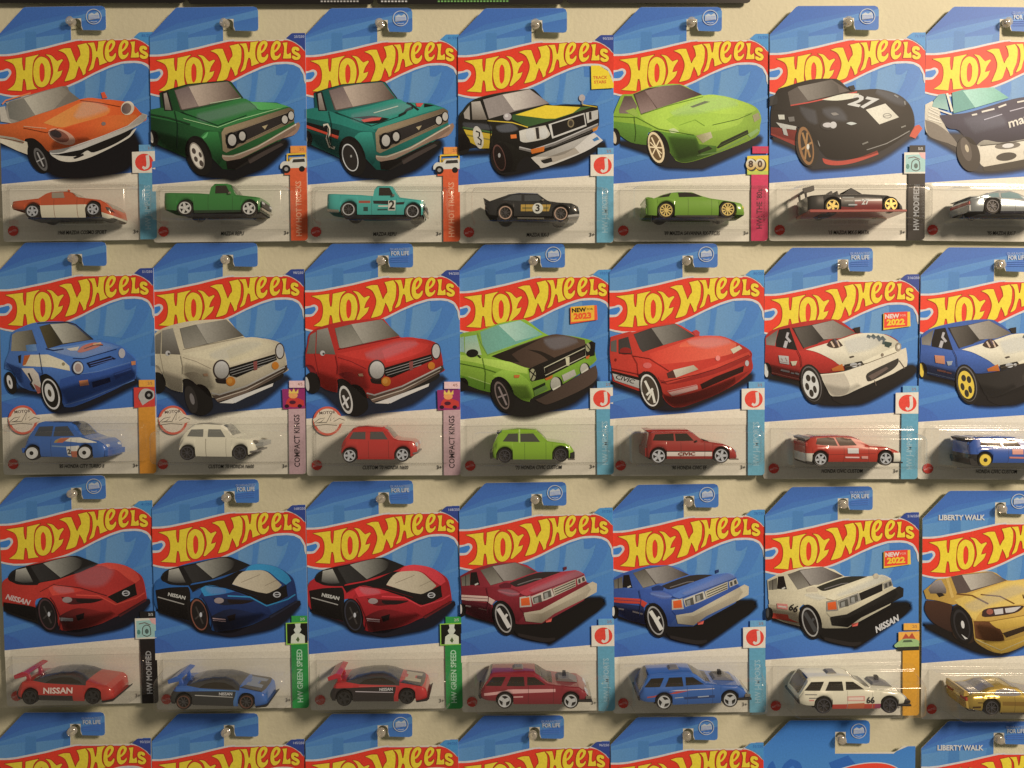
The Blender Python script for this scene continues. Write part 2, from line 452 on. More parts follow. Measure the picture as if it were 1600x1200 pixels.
ART['miata'] = ((1200, 100, 6.667, 1201, 1440, 4, 376.5), '''
121217|h60|20,760 300,880 420,1060 560,1070 900,1040 1150,960 1440,750 1400,700
1a1511>120f0d|s|20,470 80,260 180,210 420,140 640,130 720,150 850,250 1100,240 1300,290 1420,380 1480,500 1490,640 1440,700 1200,870 1000,950 800,980 620,970 540,900 430,760 380,640 300,640 290,790 120,740 20,700
2e2820>15110e|s|860,255 1100,245 1290,292 1400,380 1440,480 1330,500 1200,390 1000,330
80241b|-|20,640 280,660 300,850 150,780 20,720
a63626|s|550,970 700,1000 900,970 1110,890 1125,930 900,1012 720,1045 580,1030
b8442c|s|1440,740 1490,640 1540,620 1572,660 1500,765
544a40|-|190,270 300,210 640,140 820,260 400,370 220,420
867c6c>3c352e|-|290,215 620,145 700,200 720,290 400,362
1c1915|s|60,300 180,250 215,420 200,470 40,460
bc4236|l13|220,412 400,382 900,272
d8d0b0|s|540,352 760,292 920,290 880,332 700,362
dcd6c4|t|955,382 165 12 0.45 1.45 27
d4caae|-|990,460 1190,395 1330,540 1130,615
807a6c|e|1210,525 46,28
d4caae|e|1210,525 36,20
6a6458|l6|1175,530 1245,518
2c2824|e|610,625 88,48
b8b0a4|e|600,620 50,26
e0d8c8|e|658,620 34,36
c8c8b8|s|790,602 840,588 900,605 840,622
7a7060|s|630,495 680,488 715,510 660,520
8a8474|l16|1280,305 1320,330
8a8474|l14|1385,370 1392,410
8a8474|l16|955,825 1015,800
8a8474|l14|1350,650 1400,630
a8a090|l9|1000,885 1200,820 1330,750 1440,685
a8a090|l9|470,755 500,790 520,845
ccc5ac|-|90,510 155,510 160,560 100,560
d4cdb8|-|70,590 280,635 272,672 120,650
d4cdb8|-|130,640 170,640 195,735 150,720
6a645a|-|192,535 255,530 262,580 205,585
2a2a28|s|0,320 60,300 85,330 80,400 0,420
17130f|s|805,215 865,200 882,245 835,258
15110d|e|390,840 118,225 -10
82582f|e|378,840 76,205 -10
20160e|e|384,842 56,172 -10
8f6636|l20|340,700 420,960
8f6636|l20|330,880 440,800
8f6636|l18|370,980 390,700
d8d0b8|e|398,850 14,30
ffffff|sA16h40|1100,262 1280,312 1390,400 1300,380 1150,300
ffffff|sA12h40|560,470 700,460 780,560 640,540
ffffff|sA10h30|320,440 460,480 480,600 400,560
''')
ART['rx7fd'] = ((1400, 110, 6.665, 1443, 1681, 3, 376), '''
1c1a1c|h60|300,640 640,830 760,1000 1000,1030 1400,960 1800,800 1600,700
c4b89c>8f826c:y|s|290,330 360,290 430,380 500,560 640,780 420,690 330,650 290,560
6a5f50|s|290,490 420,540 560,650 650,780 560,745 400,695 320,640
302d40>262436|s|430,440 560,430 760,400 1180,262 1400,235 1640,260 1760,400 1790,560 1700,640 1330,690 1080,730 860,760 740,720 640,600 520,570
d2c7ac>b8aa8e:y|s|820,765 900,698 1080,722 1330,682 1700,620 1790,600 1780,720 1600,860 1330,905 1000,985 890,975 845,900
5f574a|e|1140,755 132,38 -6
c8c0b0|e|1145,755 60,24 -6
302a22|e|1130,872 105,44 -8
5a4e30|e|1335,825 28,50
282219|s|890,985 1330,895 1700,800 1650,880 1330,970 1000,1030 900,1022
568c7c>4f8a78|-|560,200 660,170 980,140 1140,250 780,362 580,420
98c0a8>5f9a80|-|670,180 830,150 980,140 1140,247 800,357
5c8c84>88a894:y|-|375,285 430,220 490,210 532,390 360,350
dccfb0|l22|508,208 566,400
dccfb0|l15|350,360 560,432
ccc0a6|l12|320,402 440,452
ccc0a6|l12|320,442 440,492
ccc0a6|l12|320,482 462,522
ccc0a6|l12|330,372 430,424
d8cdb6|l18|765,437 820,425
d8cdb6|l18|865,402 995,368
d8cdb6|l18|1035,352 1115,320
d8cdb6|l16|1225,296 1400,258
a8a0a0|l10|890,486 1075,424
a8a0a0|l10|1150,392 1295,350
e0d4ba|t|1310,470 130 -19 0.1 1.1 mazda
241d17|e|740,850 115,190 -16
4a4036|e|715,800 50,130 -16
a89878|e|722,790 18,42 -16
ffffff|sA12h40|700,490 1000,430 1100,520 800,610
2a2420|l6|860,760 1080,735 1330,695 1700,640
''')
ART['city'] = ((0, 480, 6.667, 2.5, 236.5, 381, 742), '''
17181e|h60|100,870 450,920 560,1080 640,1100 900,1040 1390,800 1380,770
4c72a6>3f66a0|s|70,560 110,460 140,280 230,220 400,165 700,160 790,190 960,350 1080,370 1230,420 1300,480 1390,580 1380,760 1100,900 760,1040 650,1040 600,900 560,760 480,700 420,760 440,900 260,850 190,800 150,680 60,640
7c98b8>5a7eae|s|480,440 740,412 1000,372 1230,430 1100,470 860,540 620,490
345488|s|70,570 220,640 440,690 430,890 260,850 160,700
2f4f8c>3a5f9c:y|s|620,760 760,720 1000,690 1340,600 1380,760 1100,900 760,1035 650,1030 610,860
1d2a4a|l14|480,440 560,460 660,445
2c2a28|l12|400,175 700,165 785,192 960,350
3a3426|-|420,210 530,182 700,172 780,202 950,350 640,400 500,440
b8b096>483f32|-|530,187 700,177 785,208 935,350 655,387
564b2e>2a261c|-|422,214 525,189 645,398 500,436
9a9074>484236|-|145,290 190,262 345,242 390,390 300,462 130,460
4e7296>6a88a4|s|278,400 380,390 395,462 290,472
dccda6|-|320,500 500,500 650,560 715,620 722,672 540,632 250,616 262,580
b45c28|-|262,508 325,500 275,602 242,612
2a2016|-|200,510 232,500 225,590 205,580
8a7a58|e|655,600 16,18
d0c0a6|-|230,640 350,640 400,700 440,890 385,890 300,740
2a2420|l20|300,690 335,770 320,800 355,860
b86452|-|350,800 430,850 440,892 390,902
e0cfae|-|690,442 820,420 800,462 730,462
c46442|s|800,472 860,412 980,380 1060,400 980,440 840,482
2a2018|l10|870,445 980,405 1060,410
caa070|l16|960,400 1040,385
16182a|-|890,590 1130,520 1190,552 920,642
4a649a|l8|920,600 1150,540
4a649a|l8|930,622 1160,560
171c30|-|940,790 1120,742 1130,790 950,848
2c4478|-|1160,700 1340,640 1350,682 1180,762
4060a0|l8|1170,715 1340,660
d68650|-|810,775 900,765 910,820 820,832
d68650|s|1340,580 1385,575 1385,615 1345,620
6484b0|l9|780,712 1000,682 1330,590
6484b0|l9|655,1030 900,960 1370,772
232a40|e|800,640 62,74
cfc7b6|e|805,640 50,62
a08878|e|805,640 34,44
c0b8b0|e|1250,495 33,50
14120e|s|420,720 480,700 560,760 600,880 620,1060 540,1080 450,960
17140f|e|530,910 102,188 -14
bdb5a4|e|525,910 84,164 -14
1c1812|e|522,908 72,146 -14
d6cebb|e|512,895 46,96 -13
3a3020|e|512,900 18,40 -13
17140f|e|122,790 58,118 -12
c6beae|e|112,780 26,72 -12
3a3426|e|112,785 9,26 -12
ffffff|sA20h30|600,480 900,425 1150,435 900,500
0a1430|sA45h40|640,870 900,800 1350,690 1340,750 900,920 700,990
0a1430|sA40h30|80,600 220,640 230,780 160,690
16284c|l6|420,480 440,640 450,700
16284c|l6|760,540 860,545 1200,450
''')
N600 = '''
1b1f28|h60|30,800 200,830 420,1030 560,1070 700,1040 1100,940 1390,710 1300,690
b>b2|s|20,440 40,330 60,230 140,170 300,120 480,90 800,75 830,90 990,265 1200,280 1360,330 1400,420 1420,570 1380,640 760,880 660,890 600,860 520,780 420,700 350,690 340,830 190,780 130,620 60,560 20,560
bl>b|s|340,430 620,380 990,270 1200,285 1320,340 1240,420 860,550 720,520 480,470
bh>bl|s|800,400 950,340 1100,310 1280,340 1200,420 950,500 840,520
bd|s|20,545 100,560 150,700 190,780 120,720 60,600
bd>b|s|350,640 470,620 580,700 640,860 560,820 440,710
b2|s|150,600 340,650 340,830 200,780
bd|l7|350,470 480,510 640,590
bd|l6|130,200 115,440 150,640
605a4c|-|320,170 490,130 800,80 980,250 700,310 400,382 365,370
a39a85>4e4638|-|490,130 800,82 975,250 605,327
6e6858>8f8672:y|-|325,172 488,133 600,326 400,380 368,368
928a78>5e5648:y|-|140,190 250,165 325,440 130,430
847b6a>6a6252:y|-|40,400 70,240 130,205 120,430 30,430
d2cabb|e|195,425 25,27
4a443c|e|205,432 12,12
261d18|s|680,690 790,690 790,745 700,735
3a2c26|e|745,600 88,106
c4bcac>9c9484:y|e|747,600 74,90
3a2c26|e|1350,410 48,84
c4bcac|e|1350,410 38,72
15120f|-|820,580 1300,440 1320,500 900,680 830,660
948e82|l6|832,606 1300,466
948e82|l6|836,632 1306,488
948e82|l6|850,656 1200,550
84443c|-|1075,520 1115,510 1115,600 1080,610
6c5846>4a3a2e|s|640,850 700,860 1000,780 1380,570 1420,570 1400,625 1100,795 760,932 680,905
e0d4bf|l15|640,838 720,858 1000,770 1400,572
b0a088|l8|690,905 1000,810 1390,610
1c1814|s|700,930 1000,840 1380,640 1350,700 1000,870 860,930
d2c8b4|-|720,942 1010,840 1280,740 1270,772 1010,882 860,948
e0d8c6|-|860,900 1005,845 1012,880 880,945
cc7a1e|e|840,720 48,48
e09a3a|e|830,715 26,28
cc7a1e|e|1302,560 36,40
c89a70|s|555,640 600,635 610,665 565,665
120f0d|s|345,700 400,690 480,750 560,840 640,900 650,1000 560,1070 470,1050 400,960
15120f|e|520,910 128,165 -8
[c]b4ac9c|e|430,905 62,148 -13
[c]2c261f|e|428,905 48,118 -13
[c]ccc4b4|l22|400,860 450,990
[c]ccc4b4|l18|395,960 460,880
[k]2a2520|e|430,905 60,145 -13
[k]6a625a|e|440,900 22,60 -13
15120f|e|90,730 80,110 -8
[c]b0a898|e|36,740 20,72 -8
ffffff|sA16h40|640,445 950,335 1150,330 950,420 760,480
1a0808|sA32h50|380,560 600,620 640,780 520,760 400,660
000000|sA30h40|150,640 330,700 335,810 220,780
bd|l6|330,450 350,560 345,640
bd|l6|360,385 640,330 985,262
'''
ART['n600_red'] = ((475, 490, 6.667, 478, 714, 385.5, 743.5), N600)
ART['n600_white'] = ((235, 489, 6.667, 237.5, 476, 382.5, 742), N600)
PAL['n600_red'] = dict(b='b32a22', b2='a8261e', bl='c03228', bh='cc3a34', bd='74181a')
PAL['n600_white'] = dict(b='c9b993', b2='bfae8c', bl='cebf98', bh='c6b68c', bd='96866a')
TAG['n600_red'] = 'c'; TAG['n600_white'] = 'k'
ART['civic75'] = ((713, 490, 6.667, 714.5, 952, 385, 744.5), '''
15110f|h70|30,780 400,870 500,1030 680,1075 900,1030 1200,930 1420,730 1400,700
86a830>79a028|s|20,500 20,270 60,210 240,180 450,110 650,80 720,90 930,240 1100,245 1300,280 1390,310 1420,460 1400,540 1100,740 780,880 740,930 660,910 560,830 480,720 400,690 350,700 350,830 200,790 50,710 20,640
a8c24a|s|20,430 250,470 520,510 720,570 720,640 500,600 200,520 20,490
628c20|s|20,640 350,750 350,830 200,790 40,710
98bc3c>80a82c:y|s|360,660 460,600 640,640 760,760 770,890 680,905 560,800 480,700
b0c868|l8|110,660 330,740
6fa084>5a9480|-|240,200 430,130 650,85 880,237 310,432 260,330
a8c2a6>6a9c86|-|430,135 650,86 760,152 880,235 600,302
8fb898>b0b890:y|-|80,250 200,230 250,440 80,420
90ac9c|-|25,260 70,245 75,410 25,400
6a8a3a|l9|210,215 250,330 310,440 900,262
191410|e|155,420 62,42 -5
191410|l16|210,440 240,470
34251c>56402f|s|350,452 900,255 1100,245 1310,300 1320,350 900,545 740,582 560,520
1f160f|s|350,452 880,270 620,400 560,440 640,520 500,505
1f160f|s|720,390 860,410 1000,480 940,510 850,440
15110c|-|730,590 840,540 1310,350 1380,310 1420,330 1410,460 1320,480 900,690 760,722
bdb48e|l8c|890,580 1310,380 1320,462 900,660
2a2018|-|925,590 1295,415 1300,455 925,645
bdb48c|-|1110,480 1150,470 1150,560 1120,562
a09a70|e|772,650 32,62
191410|l12|740,610 830,690
191410|l12|800,600 750,710
a09a70|e|1342,375 24,46
191410|l10|1320,340 1370,410
c86428|-|895,692 980,655 970,690 910,712
c86428|-|1320,470 1360,455 1350,490 1320,497
c86a2c|-|580,650 640,650 630,680 580,680
1a1510|e|1015,755 64,82
bbb39a|e|1005,750 52,72
1a1510|e|1310,604 52,70
bbb39a|e|1302,600 42,60
b8b098|-|1070,660 1200,600 1220,660 1090,727
6a8a3e|-|780,800 900,760 925,800 790,872
1d2a10|-|770,790 900,730 900,760 780,815
382a20>4a382c|s|790,905 900,862 1420,560 1432,690 1300,800 950,952 850,942
120e0b|e|460,850 114,192 -18
64544a|e|452,860 62,152 -19
1a1512|e|454,862 50,132 -19
786860|l18|420,770 500,960
786860|l16|410,880 500,850
120e0b|e|50,740 60,70
ffffff|sA18h30|900,295 1100,272 1230,310 1000,380
102008|sA40h40|520,770 700,780 740,880 640,880
4a6a14|l6|260,470 290,620 280,790
4a6a14|l6|20,520 250,570 400,620
''')
ART['civic90'] = ((950, 490, 6.667, 951.5, 1190, 382, 744), '''
141116|h60|20,730 350,850 480,980 680,1000 900,950 1420,710 1440,640
c43626>b02c20|s|10,420 20,240 200,190 260,190 440,140 680,105 930,235 1150,240 1320,310 1460,400 1470,480 1460,620 1200,800 900,930 700,980 620,950 560,880 520,770 440,640 360,610 320,650 350,820 180,760 40,700 30,580
c93a28>d55e42|s|420,420 700,320 930,242 1150,247 1310,320 1270,420 1000,480 760,510 500,520
c84030>d86040:y|s|760,310 930,245 1150,250 1290,310 1000,340 720,350
94201a|s|500,640 560,700 900,640 1460,410 1440,475 1100,630 600,742
c63c2a|s|560,690 900,610 1440,405 1460,440 1100,580 600,735
7c1a15>8f2018|s|540,800 640,870 960,800 1450,600 1200,800 900,930 700,980 580,900
332e28|-|255,215 440,150 680,110 890,240 600,320 350,402 320,370
827a6a>332c26|-|440,155 680,112 885,240 560,330
4a443c>2a2520|-|258,218 440,158 558,332 350,400 322,370
3f3831|-|100,270 200,240 240,410 100,410
625a4e|-|20,290 80,270 80,400 20,390
8f1e18|e|170,390 60,38
301814|l12|105,410 240,420
ac3434|s|860,190 900,175 935,200 930,235 890,232
c85a50|e|395,540 45,30
502a22|-|595,622 660,590 690,670 610,674
c4b69c>a09070|-|660,590 870,540 920,585 690,670
c8bc98|-|1250,380 1340,340 1370,370 1280,425
ca9a88|s|610,822 910,750 915,790 650,862
2a0c0a|-|940,740 1100,660 1390,550 1380,612 960,792
d8d0c4|e|1420,525 20,30
1c1410|-|20,590 330,670 330,712 30,622
d6ceba|-|35,620 330,702 330,785 60,692
2a221c|t|165,685 62 17 0.2 1.3 CIVIC
d87868|e|1120,470 24,28
7c1a15|l10|30,570 340,640
7a1a16|e|70,480 10,16
15110f|s|300,640 360,600 440,640 520,760 570,960 480,990 400,880
17110d|e|430,800 112,205 -16
d6ceba|e|418,800 88,172 -15
3a3024|e|420,802 76,154 -15
d0c8b0|l24|370,700 440,850
d0c8b0|l24|440,800 470,930
d0c8b0|l22|385,850 450,780
b8b098|l18|400,900 440,820
ffe0d0|sA24h35|820,300 1050,268 1240,300 1000,350
200404|sA42h40|580,870 900,830 1300,690 1100,830 800,920 660,930
5a1010|l6|540,720 900,640 1100,580 1440,440
5a1010|l5|250,440 420,470 560,560 620,600
4a0c0c|l5|240,430 290,520 300,640
f0a090|l7|600,810 900,745
''')
CUSTOM = '''
100e0d|h50|20,710 400,800 560,970 700,1000 900,995 1100,955 1550,690 1560,600
b>bd|s|20,400 30,270 150,190 450,120 720,100 830,140 990,240 1270,260 1400,330 1400,370 1000,560 840,640 600,670 540,600 460,580 390,640 390,750 200,700 60,660 20,560
b|s|20,400 350,430 560,460 830,590 700,640 600,665 500,590 440,570 380,600 200,520 20,470
bd|-|20,560 390,660 390,750 200,708 60,668
bl|l10|60,655 390,735
181412|-|130,330 160,210 270,190 355,430 130,390
645e52>8a8272:y|-|25,300 150,210 120,380 30,370
b0a89e|l26|255,240 240,290 280,340
b0a89e|l34|240,330 220,400
3a342c|-|310,190 500,160 720,110 960,245 680,310 430,402 400,390
988e7c>5c5244|-|505,165 720,112 955,245 800,300 625,312
5a5246>1c1814|-|318,198 500,167 620,312 560,360 430,400 400,388
2a2420|l10|300,190 420,410
d6caaa>cfc29e|s|440,420 800,310 1000,250 1250,260 1400,340 1390,450 1080,570 830,592 720,530 560,450
c>c2|s|590,680 840,650 1080,560 1480,400 1495,580 1400,650 1000,830 850,900 720,912 660,830
[r]b0a48a|s|600,690 840,670 900,800 850,895 720,908 665,830
[r]c8bc9e|l8|1080,565 1300,470
14110f|s|715,912 900,902 1100,822 1480,600 1572,600 1562,660 1200,860 900,1000 740,962
26221c|-|840,580 1020,540 1052,580 850,642
b4b0a4|e|940,582 40,24
b4b0a4|e|1000,575 18,14
cf7024|-|708,622 820,570 840,642 720,648
302b24|s|1070,690 1130,640 1400,510 1402,560 1330,640 1120,752 1075,735
5a4a3e|s|1090,700 1280,600 1300,620 1130,740
[r]5a4a3a|l8|1155,745 1175,800
[r]5a4a3a|l10|1410,535 1470,620
3a2a20|s|655,372 700,320 760,310 825,378 760,405 690,395
c0a484|l18|700,335 735,395
c0a484|l16|760,325 790,390
5a4a50|l14|735,310 765,360
33443a|l30|1075,275 1110,290
33443a|l34|1125,268 1160,300
33443a|l34|1180,275 1215,325
33443a|l30|1225,285 1260,325
33443a|l34|1235,345 1330,365
33443a|l20|1260,375 1310,390
4a3e30|s|890,495 930,485 945,498 905,510
7a6a54|e|1235,475 14,18
90826a|e|1400,392 30,46
c8bca0|e|1402,390 15,24
1c1814|s|930,192 1000,180 1002,242 960,242
[r]d0c8b8|-|155,480 260,490 267,578 170,562
[r]8a6a60|l6|170,548 255,562
[r]9a7a70|l10|180,512 200,535
[r]9a7a70|l10|225,505 245,545
[u]d08860|-|160,480 262,488 270,575 172,560
[r]dcd0a8|s|280,545 350,540 335,585 300,590
[u]d0d4d0|s|285,545 350,540 335,585 300,590
[r]d8d0c4|l18|180,635 270,655
[r]d8d0c4|l14|285,665 320,672
[r]d8d0c4|l18|330,668 370,682
[u]c87860|l18|190,638 280,655
[u]c87860|l14|285,660 340,672
17130f|e|505,785 118,215 -14
5a544c|e|500,780 100,190 -14
17130f|e|498,785 92,180 -14
w|e|493,790 80,150 -13
2a241c|e|465,720 24,36 -13
2a241c|e|520,735 22,38 -13
2a241c|e|455,810 20,40 -13
2a241c|e|535,840 18,40 -13
2a241c|e|500,880 22,40 -13
17130f|e|40,640 45,85 -8
w|e|25,640 22,72 -8
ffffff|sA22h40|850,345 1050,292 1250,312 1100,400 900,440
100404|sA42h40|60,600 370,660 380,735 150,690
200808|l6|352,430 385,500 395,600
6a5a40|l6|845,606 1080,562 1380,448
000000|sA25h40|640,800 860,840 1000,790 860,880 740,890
'''
ART['custom_red'] = ((1190, 480, 6.667, 1191.5, 1432, 382, 748.5), CUSTOM)
ART['custom_blue'] = ((1367, 480, 6.667, 1368.5, 1609, 382, 748.5), CUSTOM)
PAL['custom_red'] = dict(b='b62a22', bd='8a1e18', bl='d06a58', c='d2c6a6', c2='c6b898', w='c0bcac')
PAL['custom_blue'] = dict(b='3a5c98', bd='28426e', bl='7a90ac', c='1c1a16', c2='2e2824', w='c8a832')
TAG['custom_red'] = 'r'; TAG['custom_blue'] = 'u'
LEAF = '''
10121a|h45|40,690 350,810 520,910 800,955 1000,935 1300,860 1500,670 1480,600
r>r2|s|20,500 40,390 120,330 260,240 480,180 760,140 880,170 1020,230 1120,220 1280,250 1400,320 1470,400 1500,600 1300,720 1000,860 800,930 640,910 600,880 560,740 480,580 400,570 360,620 380,800 60,680
1d1a17|s|100,335 180,260 460,200 760,140 880,170 1020,230 900,290 700,350 600,380 420,410 380,432 200,422 110,382
9c9682>24201c|s|460,210 620,170 760,150 860,190 820,270 630,362
35322d>24211e|-|330,240 460,212 620,368 420,402
b4ac96>383430:y|s|180,270 280,250 350,400 250,405 165,380
r|s|40,400 110,385 210,428 370,440 360,560 330,600 40,540
[k]1c1714>14110f:y|s|35,475 180,450 370,445 395,520 385,800 60,705
[k]181412|s|380,432 700,372 900,290 980,300 830,430 1200,522 1390,442 1395,560 1200,642 1020,560 620,432 420,500
[k]c0b090>a89878|s|830,425 940,300 1160,290 1280,380 1342,442 1180,527
[k]8a7a60|l6|920,410 1120,330
[k]8a7a60|l6|1170,445 1290,390
rl|s|1020,236 1130,222 1290,255 1400,330 1440,400 1385,440 1300,380 1180,290 965,290
[p]r2|s|500,440 700,370 1000,250 1150,300 1250,430 1100,560 900,540 700,480
r2|s|560,440 800,480 1000,570 1180,655 1230,740 900,880 640,910 600,800 540,600 480,560
rl>r|s|500,470 570,430 700,450 860,500 700,530 540,545
rd>r2|s|600,760 800,680 1100,740 1230,760 900,880 640,910
191512|-|1100,572 1385,440 1402,560 1200,642
rl|l14|780,545 1010,560 1180,655 1400,590 1480,540
rd|s|630,560 740,572 1060,592 940,622 760,642 680,622
948278|e|690,592 50,30
201614|s|780,585 1060,600 930,632 800,622
b4b0a6|e|1290,540 40,30
191512|e|1290,540 28,20
b4b0a6|l8|1250,545 1330,535
14121a|s|620,915 900,882 1200,782 1490,612 1532,632 1500,682 1200,852 900,958 760,968
rd|s|1200,760 1480,605 1500,620 1220,785
1a1012|s|770,755 860,730 850,792 790,812
[k]d8b0a8|l12|615,775 755,790
[k]d8b0a8|l8|625,795 755,810
[p]9a9690|-|605,772 742,785 742,815 610,808
[k]d4ccb8|t|255,540 50 14 0 1.1 NISSAN
[k]a8a090|l11|60,545 330,625
[p]d8b8a8|t|190,580 74 17 0.2 1.0 NISSAN
[p]15110f|s|40,600 330,650 380,700 390,830 200,760 40,690
12100e|e|485,740 98,182 -11
w|e|482,735 84,165 -11
1a1614|e|484,737 74,148 -11
3a342e|l16|450,650 520,830
3a342e|l16|440,780 530,700
c4c0b8|e|500,735 13,25
[p]ffffff|sA14h50|800,340 1000,270 1150,310 1050,430 850,420
ffffff|sA18h25|560,458 700,470 760,500 620,510
000000|sA40h40|640,800 900,780 1150,740 900,860 700,890
rd|l6|600,900 620,780 560,620 520,560
rd|l6|420,500 560,430 830,470 1100,560
'''
ART['leaf_redblack'] = ((478, 850, 6.667, 481, 717, 751, 1110), LEAF)
ART['leaf_blue'] = ((238, 851, 6.667, 240, 478, 753, 1109), LEAF)
ART['leaf_red'] = ((0, 851, 6.667, 4, 238, 749, 1104), LEAF)
PAL['leaf_redblack'] = dict(r='b8242a', r2='a01f24', rl='d0383e', rd='5a1618', w='2e2e34')
PAL['leaf_blue'] = dict(r='2a6298', r2='20325a', rl='2f8ab0', rd='20222e', w='7a4836')
PAL['leaf_red'] = dict(r='bc3428', r2='a82c26', rl='cc4434', rd='4a1a1a', w='4a3030')
TAG['leaf_redblack'] = 'k'; TAG['leaf_blue'] = 'k'; TAG['leaf_red'] = 'p'
WAGON = '''
0f0d0c|h40|50,650 400,760 620,880 900,945 1000,935 1480,590 1490,540 1350,500
b>bl|-|40,400 30,245 130,190 250,150 420,110 600,110 720,140 830,215 1080,215 1220,200 1310,240 1335,330 1380,400 1300,520 860,760 600,760 540,640 480,530 400,505 360,545 385,740 250,700 60,630
b|s|40,380 360,360 560,380 660,430 640,600 700,640 620,740 560,660 480,520 400,500 300,470 40,450
bl|s|640,425 830,335 1080,240 1220,203 1305,240 1000,350 760,440 700,462
bl|l16|420,410 560,440 640,440
bd|-|40,500 340,540 370,640 380,740 200,690 60,630
4a3e36|-|240,190 370,142 600,111 820,212 600,280 470,312 345,350
9a9080>3a2e28|-|365,150 600,113 815,210 560,300 478,302
5a5244>857c6a:y|-|240,186 365,152 470,312 342,346
1a1411|-|130,340 140,210 200,205 232,345
5a5242>7a7260:y|-|40,260 130,222 130,345 45,350
3a342c|l8|85,240 85,350
c0b8a4|l16|180,340 215,325
e|s|540,325 830,222 1070,218 860,292 680,352 600,364
6a625a|l10|620,345 800,290 870,285
m|s|430,345 500,320 560,340 550,375 440,375
[x]m|s|1095,168 1130,160 1132,190 1100,205
[w]b8a888|e|1155,215 30,30
f|-|640,475 750,458 765,575 640,582
d6581e|-|652,490 738,476 748,560 656,566
f|-|758,470 970,388 1005,480 780,552
524e42|-|775,482 860,450 872,528 785,540
524e42|-|880,432 960,405 972,472 888,502
8a8678|-|790,490 830,476 835,530 795,535
8a8678|-|895,440 930,428 938,485 900,492
g|-|980,392 1222,290 1222,372 1004,472
[x]3a342a|l9|1000,400 1215,312
[x]3a342a|l9|1004,425 1218,335
[x]3a342a|l9|1008,450 1218,358
f|-|1232,292 1310,258 1332,312 1242,352
4a463c|-|1245,298 1268,288 1274,332 1250,340
4a463c|-|1285,282 1308,272 1318,312 1292,322
b|-|640,592 780,570 1320,325 1380,340 1000,560 850,615 680,640
u>u2|-|680,638 850,612 1395,322 1440,345 1440,372 1000,590 868,650 690,654
u3>u2|-|680,650 866,648 1440,368 1436,432 1300,505 1000,650 865,748 700,728
u>u3|-|680,650 866,648 862,746 700,726
u3|l6|866,650 864,745
100d0b|s|560,745 860,762 1300,560 1480,512 1500,560 1440,640 1300,722 1000,930 880,950 620,882
241e1a|s|620,850 880,905 1000,900 1000,925 880,948 620,880
c85444|-|900,715 972,698 962,735 910,742
[x]st|-|40,440 310,460 385,505 350,552 300,512 100,502 40,492
[x]bd|l6|40,466 310,486
[m]a07868|l8|215,585 300,605
[m]c0a898|l16|80,555 135,565
[v]c8b8b0|l16|230,592 335,622
[v]c8b8b0|l16|85,560 140,572
[w]c8402c|-|60,590 240,610 250,650 360,700 60,640
[w]d08070|-|125,490 235,500 240,560 130,545
[w]e8d8c0|l16|140,520 225,532
[w]1a1613|t|300,545 105 22 0 0.9 66
[w]ece4d4|t|1270,718 88 -29 0.35 0.92 NISSAN
120f0d|e|475,690 112,190 -16
8f897d|e|470,692 78,158 -16
1c1714|e|471,693 66,140 -16
w|l40|415,590 470,680
w|l44|470,680 530,790
w|l26|480,690 510,650
120f0d|e|45,600 40,70
w|e|30,590 14,50
ffffff|sA20h30|760,412 1000,312 1220,222 1280,240 1000,350
100404|sA42h35|80,560 330,600 365,715 200,680
[x]bd|l7|300,370 320,470 300,640
bd|l6|640,440 720,465 1310,250
ffffff|sA18h20|420,400 540,400 630,440 540,450
'''
ART['wagon_maroon'] = ((713, 860, 6.667, 717, 955, 752, 1112), WAGON)
ART['wagon_blue'] = ((952, 863, 6.667, 955, 1194, 752, 1115), WAGON)
ART['wagon_white'] = ((1191.5, 866, 6.667, 1193, 1432, 757, 1119), WAGON)
PAL['wagon_maroon'] = dict(b='7e2028', bl='a83840', bd='5a1620', e='2e2420', m='5c1a22', f='baac96', g='aca084', u='d2c09c', u2='b4a484', u3='a89676', st='cfae98', w='bcb4a4')
PAL['wagon_blue'] = dict(b='35528e', bl='4c6ca2', bd='223056', e='2e2824', m='1f3058', f='b8ae96', g='b4a888', u='d8c8a0', u2='b8a886', u3='ac9a7a', st='c8402c', w='c6bea8')
PAL['wagon_white'] = dict(b='c9ba94', bl='d6c8a2', bd='b0a07e', e='2c2a20', m='b8a888', f='8a8272', g='1e1a16', u='2a2620', u2='1e1b17', u3='17140f', st='c9ba94', w='3c3a36')
TAG['wagon_maroon'] = 'xm'; TAG['wagon_blue'] = 'xv'; TAG['wagon_white'] = 'w'
